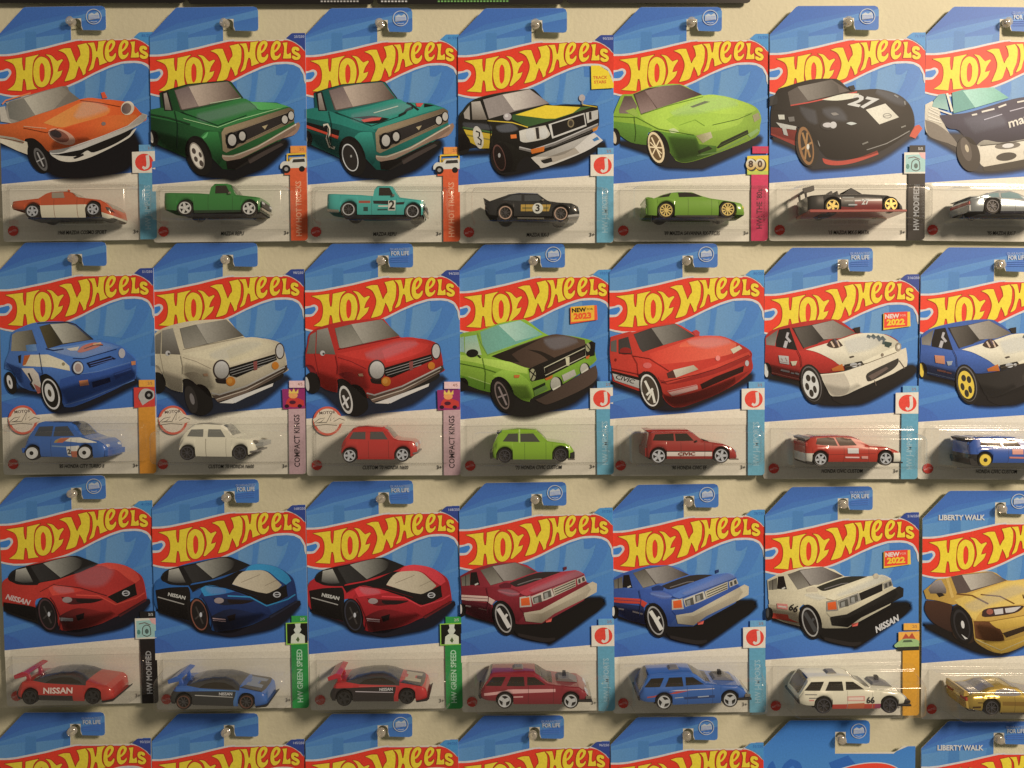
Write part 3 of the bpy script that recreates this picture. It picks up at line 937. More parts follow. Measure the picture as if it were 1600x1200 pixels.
ART['s15'] = ((1400, 870, 6.665, 1437, 1675, 760, 1124), '''
15110f|h50|260,690 560,850 800,960 1000,1000 1120,985 1400,850 1800,690
b88f3c>bf9742|s|260,320 330,260 400,200 480,190 650,150 960,120 1130,215 1400,190 1700,240 1800,400 1800,640 1400,860 1070,990 820,880 780,760 740,600 620,470 560,470 420,430 290,410
c9a64c>d2b05a|s|580,420 900,300 1200,215 1500,215 1700,270 1600,420 1150,480 880,530 800,640 700,560
5a4a40>4a3c34|-|540,172 650,152 960,122 1120,215 700,347 608,352
b8ac94>5a4a3c|-|655,157 960,125 1115,215 748,317
a4968a>5a4e44:y|s|308,312 360,230 440,205 490,300 490,352 330,352
caa454|l30|500,185 560,395
2a2018|s|390,350 440,345 480,370 420,392
42281a>2e1c14:y|s|290,420 450,440 560,480 540,640 580,770 480,730 340,640 270,520
704424>58341c|s|780,650 940,650 1060,740 1100,850 950,872 800,822
d8b050>c09838:y|s|940,650 1330,580 1700,500 1700,620 1330,682 1060,732
d6aa40|s|800,832 1060,862 1330,792 1700,650 1700,760 1330,882 1070,990 900,905
3a2620|s|868,562 920,510 1260,480 1292,500 1200,562 900,602
b8aea0|-|985,522 1080,510 1085,567 1000,577
b8aea0|s|1100,510 1270,490 1200,545 1110,557
8f4e3a|e|945,545 35,30
3a2a1c|s|1080,772 1330,690 1335,742 1120,822
6e481c|l15|600,355 760,372 930,462
6e481c|l12|850,362 1050,382 1200,462
4a3014|t|1320,380 60 -14 0 1.2 LB
2a1c12|s|570,480 640,480 760,620 780,860 700,880 560,780
15110f|e|655,685 108,205 -15
2a2624|e|655,685 80,170 -15
15110f|e|658,690 66,145 -15
d0c8b8|e|665,680 17,42 -10
c8c0b0|s|650,780 690,810 720,830 690,835
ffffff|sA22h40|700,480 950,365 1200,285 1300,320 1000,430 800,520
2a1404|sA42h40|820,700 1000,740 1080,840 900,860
7a5420|l6|780,645 940,648 1330,580 1700,500
f0d890|l9|800,838 1065,955 1330,840
''')

# ------------------------------------------------------------------ the card itself
LOGO_FRAME = (950, 790, 6.667, 952.3, 1190, 752, 1115)
BG = '''
235c9c>4283b6:y|-|0,-252 1600,-252 1600,480 0,480
4283b6>3474ae:y|-|0,478 1600,478 1600,1100 0,1100
3474ae>28599c:y|-|0,1098 1600,1098 1600,1652 1370,1600 0,1590
245a9b|-|0,0 0,40 300,-90 1130,-252 280,-252
3f7db2>4a88b8|-|0,60 300,-30 1140,-225 1140,-150 700,-60 320,60 0,120
4a86b6|-|0,62 300,-28 1140,-222 1140,-205 300,-5 0,85
34709f|s|300,0 410,0 410,240 290,240
34709f|-|650,60 750,0 750,110 690,130
5a94bc>4a88b6|-|410,60 700,30 680,120 410,210
5a94bc>4c8ab8|-|20,100 300,60 290,225 20,240
6098be>4c8ab8|s|560,640 900,500 1380,330 1560,360 1480,560 1380,760 1000,720 760,720
6a9ec0>5890ba|s|900,520 1050,440 1040,580 1000,700 900,700
6a9ec0>5890ba|s|1120,420 1290,350 1300,450 1370,450 1300,620 1200,720 1090,720
3a78ac|s|790,560 890,510 895,600 870,700 860,760 800,760
3a78ac|s|1060,420 1115,395 1110,470 1090,600 1070,760 1010,760 1045,560
336fa6|s|1300,340 1420,325 1560,345 1530,520 1400,720 1250,760 1370,560 1425,400 1360,455 1300,450
4a88b8|-|1200,790 1600,660 1600,690 1200,840
28589a|s|0,1400 160,1460 300,1660 0,1660
3f7cb2|-|0,1330 700,1180 1600,900 1600,930 700,1230 0,1400
'''
FLAME = '''
f4ead8|-|0,232 100,232 200,222 350,192 500,162 650,125 800,92 880,84 1390,80 1395,68 1485,98 1550,140 1600,195 1600,540 1590,545 1578,450 1540,385 1478,350 1400,340 1280,346 1150,386 1000,450 850,525 720,580 640,605 400,665 250,676 150,675 70,660 0,645
d6331c>ca2e1a|s|0,250 100,250 200,240 350,210 500,180 650,143 800,109 880,100 1390,96 1480,119 1545,164 1600,222 1600,500 1594,450 1550,366 1482,329 1400,318 1280,325 1150,364 1000,430 850,504 720,559 640,585 400,643 250,655 150,654 70,640 0,625
f4ead8|l17|0,238 100,238 200,228 350,198 500,168 650,131 800,98 880,91
f4ead8|l19|0,635 70,650 150,664 250,665 400,654 640,596 720,570 850,515 1000,440 1150,375 1280,336 1400,329 1480,340 1545,377 1584,450 1592,520
f4ead8|l14|1395,82 1480,108 1545,152 1592,202
f4ead8|s|0,398 60,393 105,378 140,393 147,430 115,477 80,502 0,507
3a78b2|s|0,426 70,408 112,400 124,430 96,468 65,480 0,478
'''
LET = [
 ['80,290 265,268 262,330 272,400 288,400 296,340 300,268 440,238 395,280 372,340 364,430 364,500 380,560 410,590 300,602 296,540 285,490 268,490 260,540 252,612 100,600 165,555 192,500 200,430 190,370 160,325'],
 ['465,262 520,290 548,360 550,440 530,520 490,565 440,575 400,545 378,480 374,400 390,320 425,275', '465,325 485,360 490,420 482,490 460,525 442,500 436,430 440,365 452,335'],
 ['505,240 560,250 600,290 620,310 670,290 680,300 640,360 620,420 660,410 672,400 650,460 600,510 560,545 540,545 550,510 575,440 575,380 560,310 540,270'],
 ['635,200 700,180 760,180 775,220 800,290 815,330 840,280 860,250 850,190 830,150 920,130 945,170 950,230 940,320 910,400 905,440 880,460 870,420 840,360 820,420 790,490 690,520 715,460 740,390 745,330 720,260 690,225'],
 ['930,130 1000,125 1010,160 1020,215 1030,218 1040,170 1045,115 1130,105 1100,150 1090,230 1100,290 1130,330 1050,360 1045,300 1035,275 1020,275 1005,320 985,390 935,420 965,350 980,270 975,190 955,150'],
 ['1190,98 1215,120 1212,160 1180,210 1150,230 1155,265 1185,270 1215,235 1222,250 1210,290 1170,325 1135,320 1112,280 1108,220 1125,150 1155,110', '1180,130 1188,150 1165,195 1148,205 1155,160'],
 ['1320,102 1350,125 1345,165 1315,205 1285,225 1290,255 1320,258 1345,230 1350,245 1335,275 1300,300 1270,295 1250,260 1248,205 1262,150 1290,112', '1312,130 1322,150 1300,190 1283,200 1290,158'],
 ['1370,125 1420,120 1415,160 1410,225 1425,245 1450,225 1455,270 1445,285 1370,285 1380,240 1385,170'],
 ['1470,175 1500,165 1535,180 1540,205 1520,210 1500,195 1490,210 1540,240 1550,270 1530,298 1490,300 1465,280 1468,255 1490,262 1510,275 1525,265 1475,235 1462,205']]

def card_outline():
    p = [(0, 44.5), (40, 2), (44, 0), (160, 0), (165, 2), (167, 7), (167, 33), (166, 36.5), (162, 38), (131, 37), (129, 33)]
    for a in range(15, -215, -25): p.append((121 + 8 * math.cos(math.radians(a)), 27 + 8 * math.sin(math.radians(a))))
    p += [(113, 31), (112.5, 52.5), (114, 54), (130, 52.5), (160, 52), (205, 51.5), (209, 50), (217, 43), (219, 42), (238.5, 42)]
    p += [(238.5, 361), (237.5, 364.5), (234, 366), (5, 366), (1.5, 365), (0, 361)]
    return p
def extrude_outline(name, p, th, mat=None):
    n = len(p)
    V = [((u - CW / 2) * S, 0, (CH - v) * SV) for u, v in p] + [((u - CW / 2) * S, th, (CH - v) * SV) for u, v in p]
    F = []
    for t in tessellate_polygon([[Vector((u, -v, 0)) for u, v in p]]):
        F.append(tuple(t)); F.append(tuple(i + n for i in reversed(t)))
    for i in range(n): F.append((i, (i + 1) % n, n + (i + 1) % n, n + i))
    return mesh_of(name, V, F)
PAPER = simple_mat('card_paper', ink('d4c5a6'), rough=0.45, spec=0.35, noise=0.25, nscale=700)
NAVY = simple_mat('navy_card_paper', (0.01, 0.01, 0.012), rough=0.4)
CARD_ME = extrude_outline('backing_card', card_outline(), 0.0005); CARD_ME.materials.append(PAPER)

def clip_poly(pts, clip):         # keep polygon inside the card outline's simple parts (Sutherland-Hodgman on a convex clip)
    out = pts
    for i in range(len(clip)):
        a, b = clip[i], clip[(i + 1) % len(clip)]; inp, out = out, []
        def side(q): return (b[0] - a[0]) * (q[1] - a[1]) - (b[1] - a[1]) * (q[0] - a[0])
        for j in range(len(inp)):
            q, r = inp[j - 1], inp[j]; sq, sr = side(q), side(r)
            if (sq >= 0) != (sr >= 0):
                t = sq / (sq - sr); out.append((q[0] + (r[0] - q[0]) * t, q[1] + (r[1] - q[1]) * t))
            if sr >= 0: out.append(r)
        if not out: return []
    return out
# convex pieces that together cover the blue part of the card front
PIECES = [[(0, 44.5), (40, 2), (44, 0), (112.6, 0), (112.6, 54), (0, 54)], [(112.6, 0), (160, 0), (165, 2), (167, 7), (167, 33), (166, 36.5), (162, 38), (131.5, 37), (129.5, 30), (129, 26), (112.6, 19)],
          [(0, 54), (238.5, 54), (238.5, 285), (0, 285)], [(205, 54), (205.2, 51.7), (209, 50), (217, 43), (219, 42), (238.5, 42), (238.5, 54)]]
PIECES[0] = [(0, 44.5), (40, 2), (44, 0), (112.8, 0), (112.8, 54), (0, 54)]
PIECES[1] = [(112.8, 0), (129.3, 0), (129.3, 18.8), (112.8, 18.8)]
PIECES.append([(129.3, 0), (160, 0), (165, 2), (167, 7), (167, 33), (166, 36.5), (162, 38), (131.5, 37), (129.3, 30)])

class ClipPrint(Print):
    def tri(self, loops, col, col2=None, axis='x', z=None, alpha=1.0):
        k = 0 if axis == 'x' else 1; pts = loops[0]
        lo_ = min(q[k] for q in pts); hi = max(q[k] for q in pts); rg = (hi - lo_) or 1
        self.z += self.step
        tris = tessellate_polygon([[Vector((x, y, 0)) for x, y in pts]])
        for t in tris:
            tp = [pts[i] for i in t]
            for pc in PIECES:
                q = clip_poly(tp, pc)
                if len(q) < 3: continue
                b = len(self.v)
                for w in q:
                    t_ = min(1, max(0, (w[k] - lo_) / rg)); cc = col if col2 is None else tuple(a * (1 - t_) + d * t_ for a, d in zip(col, col2))
                    self.v.append((*w, self.z)); self.c.append((*cc, 1))
                self.f.append(tuple(range(b, b + len(q))))

def pfx(s): return [tuple(float(n) for n in q.split(',')) for q in s.split()]
def build_shared_prints():
    P = ClipPrint(0.03); run(P, BG, LOGO_FRAME, fade=0.14)
    # the white foot of the card overlaps the blue picture along a rising line
    Z = P.z
    w = Print(Z); w.tri([[(0, 275.5), (60, 271), (205, 260.5), (238.4, 259), (238.4, 286), (0, 286)]], ink('d4c5a6'))
    bgm = P.mesh('printed_background'); wm = w.mesh('white_foot')
    Fp = ClipPrint(w.z); run(Fp, FLAME, LOGO_FRAME)
    rx, ry, zm, cl, cr, ct, cb = LOGO_FRAME
    def M(q): return ((rx + q[0] / zm - cl) / (cr - cl) * CW, (ry + q[1] / zm - ct) / (cb - ct) * CH)
    fm = Fp.mesh('flame_emblem')
    Lp = Print(Fp.z)
    for lp in LET:
        q = smooth_closed([M(a) for a in pfx(lp[0])], 4)
        Lx, Rx = strip(q, 2.2, True); Lp.quads([(x, max(52.6, y)) for x, y in Lx], [(x, max(52.6, y)) for x, y in Rx], ink('a82c1a'), True)
    for lp in LET:
        loops = [smooth_closed([M(a) for a in pfx(l)], 4) for l in lp]
        Lp.tri(loops, ink('f0cc22'), ink('f4d62c'))
    return bgm, wm, fm, Lp.mesh('logo_lettering'), Lp.z
BGM, WFM, FLM, LTM, Z_ART = build_shared_prints()

def tab_print(kind):
    P = Print(Z_ART)
    if kind == 'seal':
        c = (149, 17)
        L, R = strip(ellipse(*c, 11.5, 11.5), 1.3, True); P.quads(L, R, ink('c0c4c0'), True)
        P.tri([[(141, 14), (146, 11), (150, 13), (155, 10), (157, 13), (158, 20), (141, 22)]], ink('c4c6c0'))
        for i in range(3): P.tri([[(142, 16 + i * 2), (156.5, 15 + i * 2), (156.5, 15.6 + i * 2), (142, 16.6 + i * 2)]], ink('4a6aa8'))
        L, R = strip([(144, 24.5), (149, 25.6), (154, 24.5)], 1.4); P.quads(L, R, ink('a8b4c0'))
    elif kind == 'life':
        P.text('GUARANTEED', 147, 9.5, 5.4, ink('a8b8cc'), -1, 0, 0.9, 0.01)
        P.text('FOR LIFE', 147, 16, 9.2, ink('d6d6cc'), -1, 0, 0.78, 0.03)
        for i in range(3): P.tri([[(133, 22 + i * 3.2), (161, 21.5 + i * 3.2), (161, 22.3 + i * 3.2), (133, 22.8 + i * 3.2)]], ink('5a80b8'))
    return P.mesh('tab_seal') if P.v else None
TABS = {k: tab_print(k) for k in ('seal', 'life')}
def corner_print(dark, txt):
    P = Print(Z_ART)
    P.tri([[(209.5, 50), (217.2, 43.2), (219.3, 42.3), (238.3, 42.3), (238.3, 70), (233, 63), (224, 56.5), (216, 52.5)]], ink('2c3f78' if dark else '4a92be'))
    P.text(txt, 229.5, 48, 5.4, ink('b8b8c0' if dark else '2a5a90'), 0, 0, 1.05, 0.02)
    return P.mesh('number_corner')
CORNER = {}

def series_print(kind, off=0.0):
    """strip, number plate and icon at the lower right"""
    P = Print(Z_ART)
    ST = dict(jimports=('558e9c', '60969e', 'HW J-IMPORTS', '98b8b8'), trucks=('cf552c', 'c44e26', 'HW HOT TRUCKS', 'e09a70'), eighties=('c02a4c', 'b02644', 'HW: THE \'80s', '4a1420'),
              modified=('1e1a18', '151210', 'HW MODIFIED', '9a968c'), turbo=('cc8626', 'c07a20', '', ''), compact=('b8948c', 'a88680', 'COMPACT KINGS', '2c2020'),
              green=('1f7d36', '26883c', 'HW GREEN SPEED', 'a8c8a0'), orange=('d0911f', 'c88a1e', '', ''))
    c1, c2, t, tc = ST[kind]
    x0, x1 = 212.5, 238.3; top = 262 if kind in ('jimports', 'eighties', 'modified', 'green') else 254
    P.tri([[(x0, top), (x1, top), (x1, 361), (237, 364), (234, 365.7), (x0, 365.7)]], ink(c1), ink(c2), 'y')
    if t: P.text(t, 225.5, {'compact': 313, 'green': 314}.get(kind, 316), 12.2, ink(tc), -90, 0, 0.86, 0.02)
    # small number plate over the icon
    pl = dict(jimports='6aa0ba', trucks='e08a3a', eighties='b82846', modified='1c1a18', turbo='e09a34', compact='d8b0a4', green='2a8a3a', orange='e0a038')[kind]
    P.tri([[(214, 218), (238.3, 218), (238.3, 229), (214, 229)]], ink(pl))
    P.text('5/5' if kind == 'modified' else '4/5' if kind == 'compact' else '2/5', 231, 223.5, 6, ink('d8d0bc' if kind in ('modified', 'green') else '8a5a40'), 0, 0, 1, 0.01)
    a, b, c, d = 203, 229, 238.3, 262
    if kind == 'jimports':
        P.tri([[(a, b), (c, b - 1), (c, d), (a, d)]], ink('dccdb0'))
        P.tri([ellipse(221.5, 245.5, 14, 13.5)], ink('cf3a2a'))
        P.tri([smooth_closed([(224, 235), (229, 234), (230, 249), (227, 255), (221, 257), (218, 254), (219.5, 251), (223, 253), (225, 249)])], ink('e6d8be'))
    elif kind == 'trucks':
        P.tri([[(206, 243), (c, 243), (c, 263), (204, 263)]], ink('cf552c'))
        L, R = strip([(209, 250), (209, 231), (c - 1, 230), (c - 1, 250)], 3); P.quads(L, R, ink('dcae24'))
        P.tri([[(212, 236), (236.5, 235), (236.5, 250), (212, 250)]], ink('c8a028'))
        P.tri([smooth_closed([(198, 247), (203, 242), (212, 242), (217, 237), (236, 236), (238, 240), (238, 252), (198, 253)])], ink('cfc6b0'))
        P.tri([[(218, 239), (235, 238), (236, 243), (216, 244)]], ink('332e28'))
        P.tri([ellipse(207, 254, 6.5, 6.5)], ink('1c1a18')); P.tri([ellipse(207, 254, 3, 3)], ink('8a8478'))
        P.tri([ellipse(231, 254, 4.5, 4.5)], ink('1c1a18'))
    elif kind == 'eighties':
        P.tri([[(206, 233), (c, 232), (c, 262), (206, 262)]], ink('d0b02a')); P.tri([[(206, 256), (c, 256), (c, 262), (206, 262)]], ink('a8b040'))
        for cx in (213, 227): P.tri([ellipse(cx, 247, 8.5, 10)], ink('3a3028'))
        for cx in (211.5, 225.5):
            P.tri([ellipse(cx, 246, 7.6, 8.6)], ink('d8d0b8'), ink('b89030'), 'y')
            P.text('8' if cx < 215 else '0', cx, 246, 14, ink('4a3424'), 0, 0, 1.0, 0.05)
    elif kind == 'modified':
        P.tri([[(206, 229), (c, 229), (c, 262), (206, 262)]], ink('cfc6ac')); P.tri([[(208, 233), (c, 232), (c, 259), (208, 260)]], ink('8fb0a0'))
        P.tri([[(228, 229.5), (c, 229.5), (c, 240), (232, 237)]], ink('cf9a8c'))
        L, R = strip(smooth_closed([(217, 255), (218, 244), (223, 240), (229, 243), (230, 255), (224, 258)]), 1.4, True); P.quads(L, R, ink('4a4a40'))
        P.tri([ellipse(224, 250, 3, 4)], ink('4a5a50')); P.tri([ellipse(211.5, 251, 2.6, 4)], ink('4a7a68')); L, R = strip([(212, 238), (221, 236), (230, 240)], 1.5); P.quads(L, R, ink('6a5a50'))
    elif kind == 'turbo':
        P.tri([[(206, 230), (c, 229), (c, 260), (206, 262)]], ink('c4382c'))
        P.tri([ellipse(222, 244, 9.5, 11)], ink('2c2822')); P.tri([smooth_closed([(213, 243), (219, 233), (228, 232), (237, 236), (237, 246), (228, 252), (219, 258), (216, 252)])], ink('a8a090'))
        P.tri([ellipse(229, 242, 6.5, 7)], ink('1e1b18')); P.tri([ellipse(229, 242, 2.5, 2.6)], ink('8a8478'))
    elif kind == 'compact':
        P.tri([[(203, 231), (c, 230), (c, 262), (204, 263)]], ink('8a2858'))
        P.tri([smooth_closed([(208, 257), (210, 249), (216, 244), (226, 245), (236, 249), (237, 257), (222, 260)])], ink('b8342c'))
        P.tri([ellipse(220, 241, 7, 5)], ink('d8904a')); P.tri([[(213, 238), (214, 231), (218, 236), (221, 230), (224, 236), (228, 231), (228, 238)]], ink('d8b24a'))
        P.tri([ellipse(210, 258, 3.5, 3)], ink('2a1420')); P.tri([ellipse(230, 258, 3.5, 3)], ink('2a1420')); P.tri([ellipse(219, 252, 5, 3)], ink('4a1a28'))
    elif kind == 'green':
        P.tri([[(205, 229), (c, 228), (c, 263), (205, 264)]], ink('8ab83a')); P.tri([[(206.6, 230.6), (c, 229.8), (c, 261.5), (206.6, 262.3)]], ink('151510'))
        P.tri([[(212, 262), (213, 250), (218, 246), (228, 246), (234, 250), (234, 262)]], ink('d0d0b0'))
        P.tri([[(219, 230.5), (228, 230.2), (227, 236), (229, 240), (225, 247), (220, 247), (217, 240), (220, 236)]], ink('dcdcc0'))
        P.tri([[(223.5, 251), (226, 256), (223.5, 260), (220, 256)]], ink('4a5a30'))
    elif kind == 'orange':
        P.tri([[(206, 232), (c, 231), (c, 250), (206, 252)]], ink('d89a3c'))
        P.tri([[(210, 246), (217, 234), (222, 240), (227, 233), (234, 246)]], ink('a8452a'))
        P.tri([smooth_closed([(200, 252), (206, 247), (214, 243), (230, 243), (238, 246), (238, 256), (204, 257)])], ink('8fa868')); P.tri([smooth_closed([(203, 256), (238, 255), (238, 261), (206, 262)])], ink('2a2a20'))
        P.tri([[(214, 245), (226, 244.5), (228, 248), (212, 248.5)]], ink('4a5a3c'))
    return P.mesh('series_panel')
SERIES = {}
def emblem_print():
    P = Print(Z_ART)
    pts = []
    for i in range(48):
        a = 2 * math.pi * i / 48; r = 8.2 if (i // 2) % 2 else 7.8
        pts.append((16 + r * math.cos(a), 349 + r * math.sin(a)))
    P.tri([pts], ink('c0392c')); P.text('MATTEL', 16, 349.5, 4.4, ink('dca090'), -16, 0, 0.8, 0.01)
    return P.mesh('maker_emblem')
EMB = emblem_print()
def age_print():
    P = Print(Z_ART); P.text('3+', 205.5, 353.5, 8.2, ink('3a342c'), 0, 0, 0.95, 0.015); return P.mesh('age_mark')
AGE = age_print()
def name_print(t):
    P = Print(Z_ART); P.text(t, 122, 353.5, 8.4, ink('33302a'), 0, 0.12, 0.70, 0.012); return P.mesh('name_lettering')
def badge_print(kind):
    P = Print(Z_ART + 0.75)
    if kind in ('new2022', 'new2023'):
        y0 = 100 if kind == 'new2023' else 103
        bx = 175 if kind == 'new2023' else 184
        f, e, n1, n2 = ('f0b428', 'd84a28', '17130f', 'd8481f') if kind == 'new2023' else ('d43a26', 'e8bc2c', 'f0d8c0', 'f0c428')
        P.tri([[(bx - 1, y0 + 1), (bx + 40, y0 - 2), (bx + 41, y0 + 21), (bx - 1, y0 + 27)]], ink(e))
        P.tri([[(bx, y0), (bx + 36, y0 - 2.2), (bx + 36, y0 + 21), (bx, y0 + 24)]], ink(f))
        P.text('NEW', bx + 12, y0 + 5.6, 9, ink(n1), -3, 0, 1.05, 0.045); P.text('FOR', bx + 29, y0 + 4.2, 4.6, ink(n1 if kind == 'new2023' else 'f0b090'), -3, 0, 1.1, 0.01)
        P.text('2023' if kind == 'new2023' else '2022', bx + 18, y0 + 15, 12.5, ink(n2), -3, 0, 1.1, 0.05)
    elif kind == 'track':
        P.tri([[(203.5, 90), (216, 90), (230, 99), (238.3, 118), (238.3, 125), (204.5, 127)]], ink('f2d020'))
        P.text('TRACK', 217.5, 109, 6.4, ink('c05a24'), -2, 0, 1.05, 0.03); P.text('STARS', 217.5, 116, 6.4, ink('c05a24'), -2, 0, 1.05, 0.03)
    elif kind == 'show':
        c = (33.5, 279)
        P.tri([ellipse(*c, 22.5, 23)], ink('c4563e')); P.tri([ellipse(*c, 18.8, 19.5)], ink('cfbc9e'))
        P.tri([[(11, 276), (20, 270), (48, 268), (62, 276), (60, 281), (46, 286), (14, 286)]], ink('cdba9a'))
        P.text('MOTOR', 33, 266, 6.5, ink('4a3a30'), -4, 0, 1.05, 0.02)
        for q in ([(12, 283), (20, 276), (30, 274), (24, 280), (16, 282), (32, 281), (40, 266), (38, 279), (44, 274), (43, 280), (52, 275), (60, 278)], [(11, 287), (30, 284.5), (48, 286)]):
            L, R = strip(q, 0.9); P.quads(L, R, ink('3a322a'))
    return P.mesh({'track': 'track_badge', 'show': 'round_badge'}.get(kind, 'new_badge'))
BADGE = {}

# ------------------------------------------------------------------ clear blister (formed plastic bubble glued to the card)
def rr(x0, y0, x1, y1, r, n=6):
    pts = []
    for cx, cy, a0 in ((x1 - r, y1 - r, 0), (x0 + r, y1 - r, 90), (x0 + r, y0 + r, 180), (x1 - r, y0 + r, 270)):
        for i in range(n + 1):
            a = math.radians(a0 + 90 * i / n); pts.append((cx + r * math.cos(a), cy + r * math.sin(a)))
    return pts
def blister_mesh(x0=12, x1=231, y0=281, y1=346, nose=0.0):
    rings = []                    # (rounded rectangle, depth mm)
    def R(il, ir, it, ib, r, d): rings.append((rr(x0 + il, y0 + it, x1 - ir, y1 - ib, r), d))
    R(-4, -4, -6, -5, 6, .35); R(-.6, -.6, -.6, -.6, 6, .4); R(0, 0, 0, 0, 6, .5); R(.4, .4, .4, .3, 6, 1.1); R(.6, .6, .8, .5, 6, 2.0)
    R(1.6, 1.6, 2.2, 1.0, 6, 8.0); R(2.0, 2.0, 2.5, 1.2, 6, 8.9); R(3.0, 2.8, 3.4, 1.5, 6, 9.4); R(4.2, 3.4, 4.4, 1.7, 6, 9.55); R(7.2, 4.6, 6.4, 2.0, 6, 9.7); R(8.2, 5.4, 7.2, 2.3, 6, 10.1); R(8.9, 6.0, 7.9, 2.6, 7, 11.2)
    R(10.4, 6.9, 9.4, 3.3, 8, 21.5); R(10.7, 7.2, 9.7, 3.4, 8, 23); R(11.5, 8 + nose * .5, 10.5, 3.8, 8, 27); R(12.2, 9 + nose, 11.2, 4.2, 8, 29.6); R(13, 10.2 + nose, 12, 4.9, 8, 30.9); R(14.4, 11.9 + nose, 13.4, 6.2, 8, 31.8); R(16.4, 14 + nose, 15.2, 8, 8, 32.2); R(19, 17 + nose, 17.5, 10.5, 8, 32.3)
    V, F = [], []; n = len(rings[0][0])
    for pts, d in rings:
        for u, v in pts: V.append(((u - CW / 2) * S, -d * .001, (CH - v) * SV))
    for k in range(len(rings) - 1):
        for i in range(n):
            j = (i + 1) % n; F.append((k * n + i, k * n + j, (k + 1) * n + j, (k + 1) * n + i))
    F.append(tuple((len(rings) - 1) * n + i for i in range(n)))
    me = bpy.data.meshes.new('blister'); me.from_pydata(V, [], F); me.update()
    bm = bmesh.new(); bm.from_mesh(me); bmesh.ops.recalc_face_normals(bm, faces=bm.faces)
    if bm.faces[-1].normal.y > 0: bmesh.ops.reverse_faces(bm, faces=bm.faces)
    bm.to_mesh(me); bm.free()
    for p in me.polygons: p.use_smooth = True
    me.set_sharp_from_angle(angle=math.radians(85)); me.materials.append(BLISTER)
    return me
BLIS = [blister_mesh(), blister_mesh(nose=3)]

# ------------------------------------------------------------------ clear push pin
def lathe(name, prof, n=20, smooth=40):   # profile (r, y) turned about the Y axis
    V, F = [], []
    for r, y in prof:
        for i in range(n):
            a = 2 * math.pi * i / n; V.append((r * math.cos(a), y, r * math.sin(a)))
    for k in range(len(prof) - 1):
        for i in range(n):
            j = (i + 1) % n; F.append((k * n + i, k * n + j, (k + 1) * n + j, (k + 1) * n + i))
    F.append(tuple(range(n))); F.append(tuple((len(prof) - 1) * n + i for i in range(n)))
    return mesh_of(name, V, F, smooth)
mm = 0.001
PIN_HEAD = lathe('pin_head', [(r * mm, y * mm) for r, y in ((2.4, 0), (3.5, -.4), (3.6, -1.1), (2.6, -1.7), (2.3, -2.6), (2.7, -3.3), (3.3, -3.8), (3.4, -4.4), (2.7, -5.0), (.8, -5.3))])
PIN_HEAD.materials.append(PINMAT)
PIN_STEEL = lathe('needle', [(.55 * mm, -3 * mm), (.55 * mm, 9 * mm), (.05 * mm, 12 * mm)], 10)
PIN_STEEL.materials.append(simple_mat('steel', (0.55, 0.53, 0.5), rough=0.25, metal=1))

# ------------------------------------------------------------------ wall
def wall_material():
    m, nt, b = principled('cream_wall_paint')
    tc = nt.nodes.new('ShaderNodeTexCoord'); n1 = nt.nodes.new('ShaderNodeTexNoise'); n1.inputs['Scale'].default_value = 9; n1.inputs['Detail'].default_value = 6
    n2 = nt.nodes.new('ShaderNodeTexNoise'); n2.inputs['Scale'].default_value = 320; n2.inputs['Detail'].default_value = 4
    cr = nt.nodes.new('ShaderNodeValToRGB'); c = ink('c2b188')
    cr.color_ramp.elements[0].color = (*[x * .84 for x in c], 1); cr.color_ramp.elements[1].color = (*[min(.9, x * 1.06) for x in c], 1)
    bp = nt.nodes.new('ShaderNodeBump'); bp.inputs['Strength'].default_value = 0.35; bp.inputs['Distance'].default_value = 0.0008
    for n in (n1, n2): nt.links.new(tc.outputs['Object'], n.inputs['Vector'])
    nt.links.new(n1.outputs['Fac'], cr.inputs['Fac']); nt.links.new(cr.outputs['Color'], b.inputs['Base Color'])
    nt.links.new(n2.outputs['Fac'], bp.inputs['Height']); nt.links.new(bp.outputs['Normal'], b.inputs['Normal'])
    b.inputs['Roughness'].default_value = 0.62; b.inputs['Specular IOR Level'].default_value = 0.3
    return m
w = 1.6
me = mesh_of('wall', [(-w, 0, -w), (w, 0, -w), (w, 0, w), (-w, 0, w), (-w, .08, -w), (w, .08, -w), (w, .08, w), (-w, .08, w)],
             [(0, 1, 2, 3), (4, 5, 6, 7), (0, 1, 5, 4), (2, 3, 7, 6), (1, 2, 6, 5), (0, 3, 7, 4)])
link('wall', me, wall_material(), kind='structure', label='cream painted wall that the carded toy packs hang on')

# ------------------------------------------------------------------ packages
def place(o, px, py, rot, y):     # object origin at the bottom middle of the card
    p = px_to_plane(px, py, y); a = -math.radians(rot)
    o.rotation_euler = (0, a, 0)
    v = Matrix.Rotation(a, 3, 'Y') @ Vector((CW / 2 * S, 0, 0))
    o.location = p + v
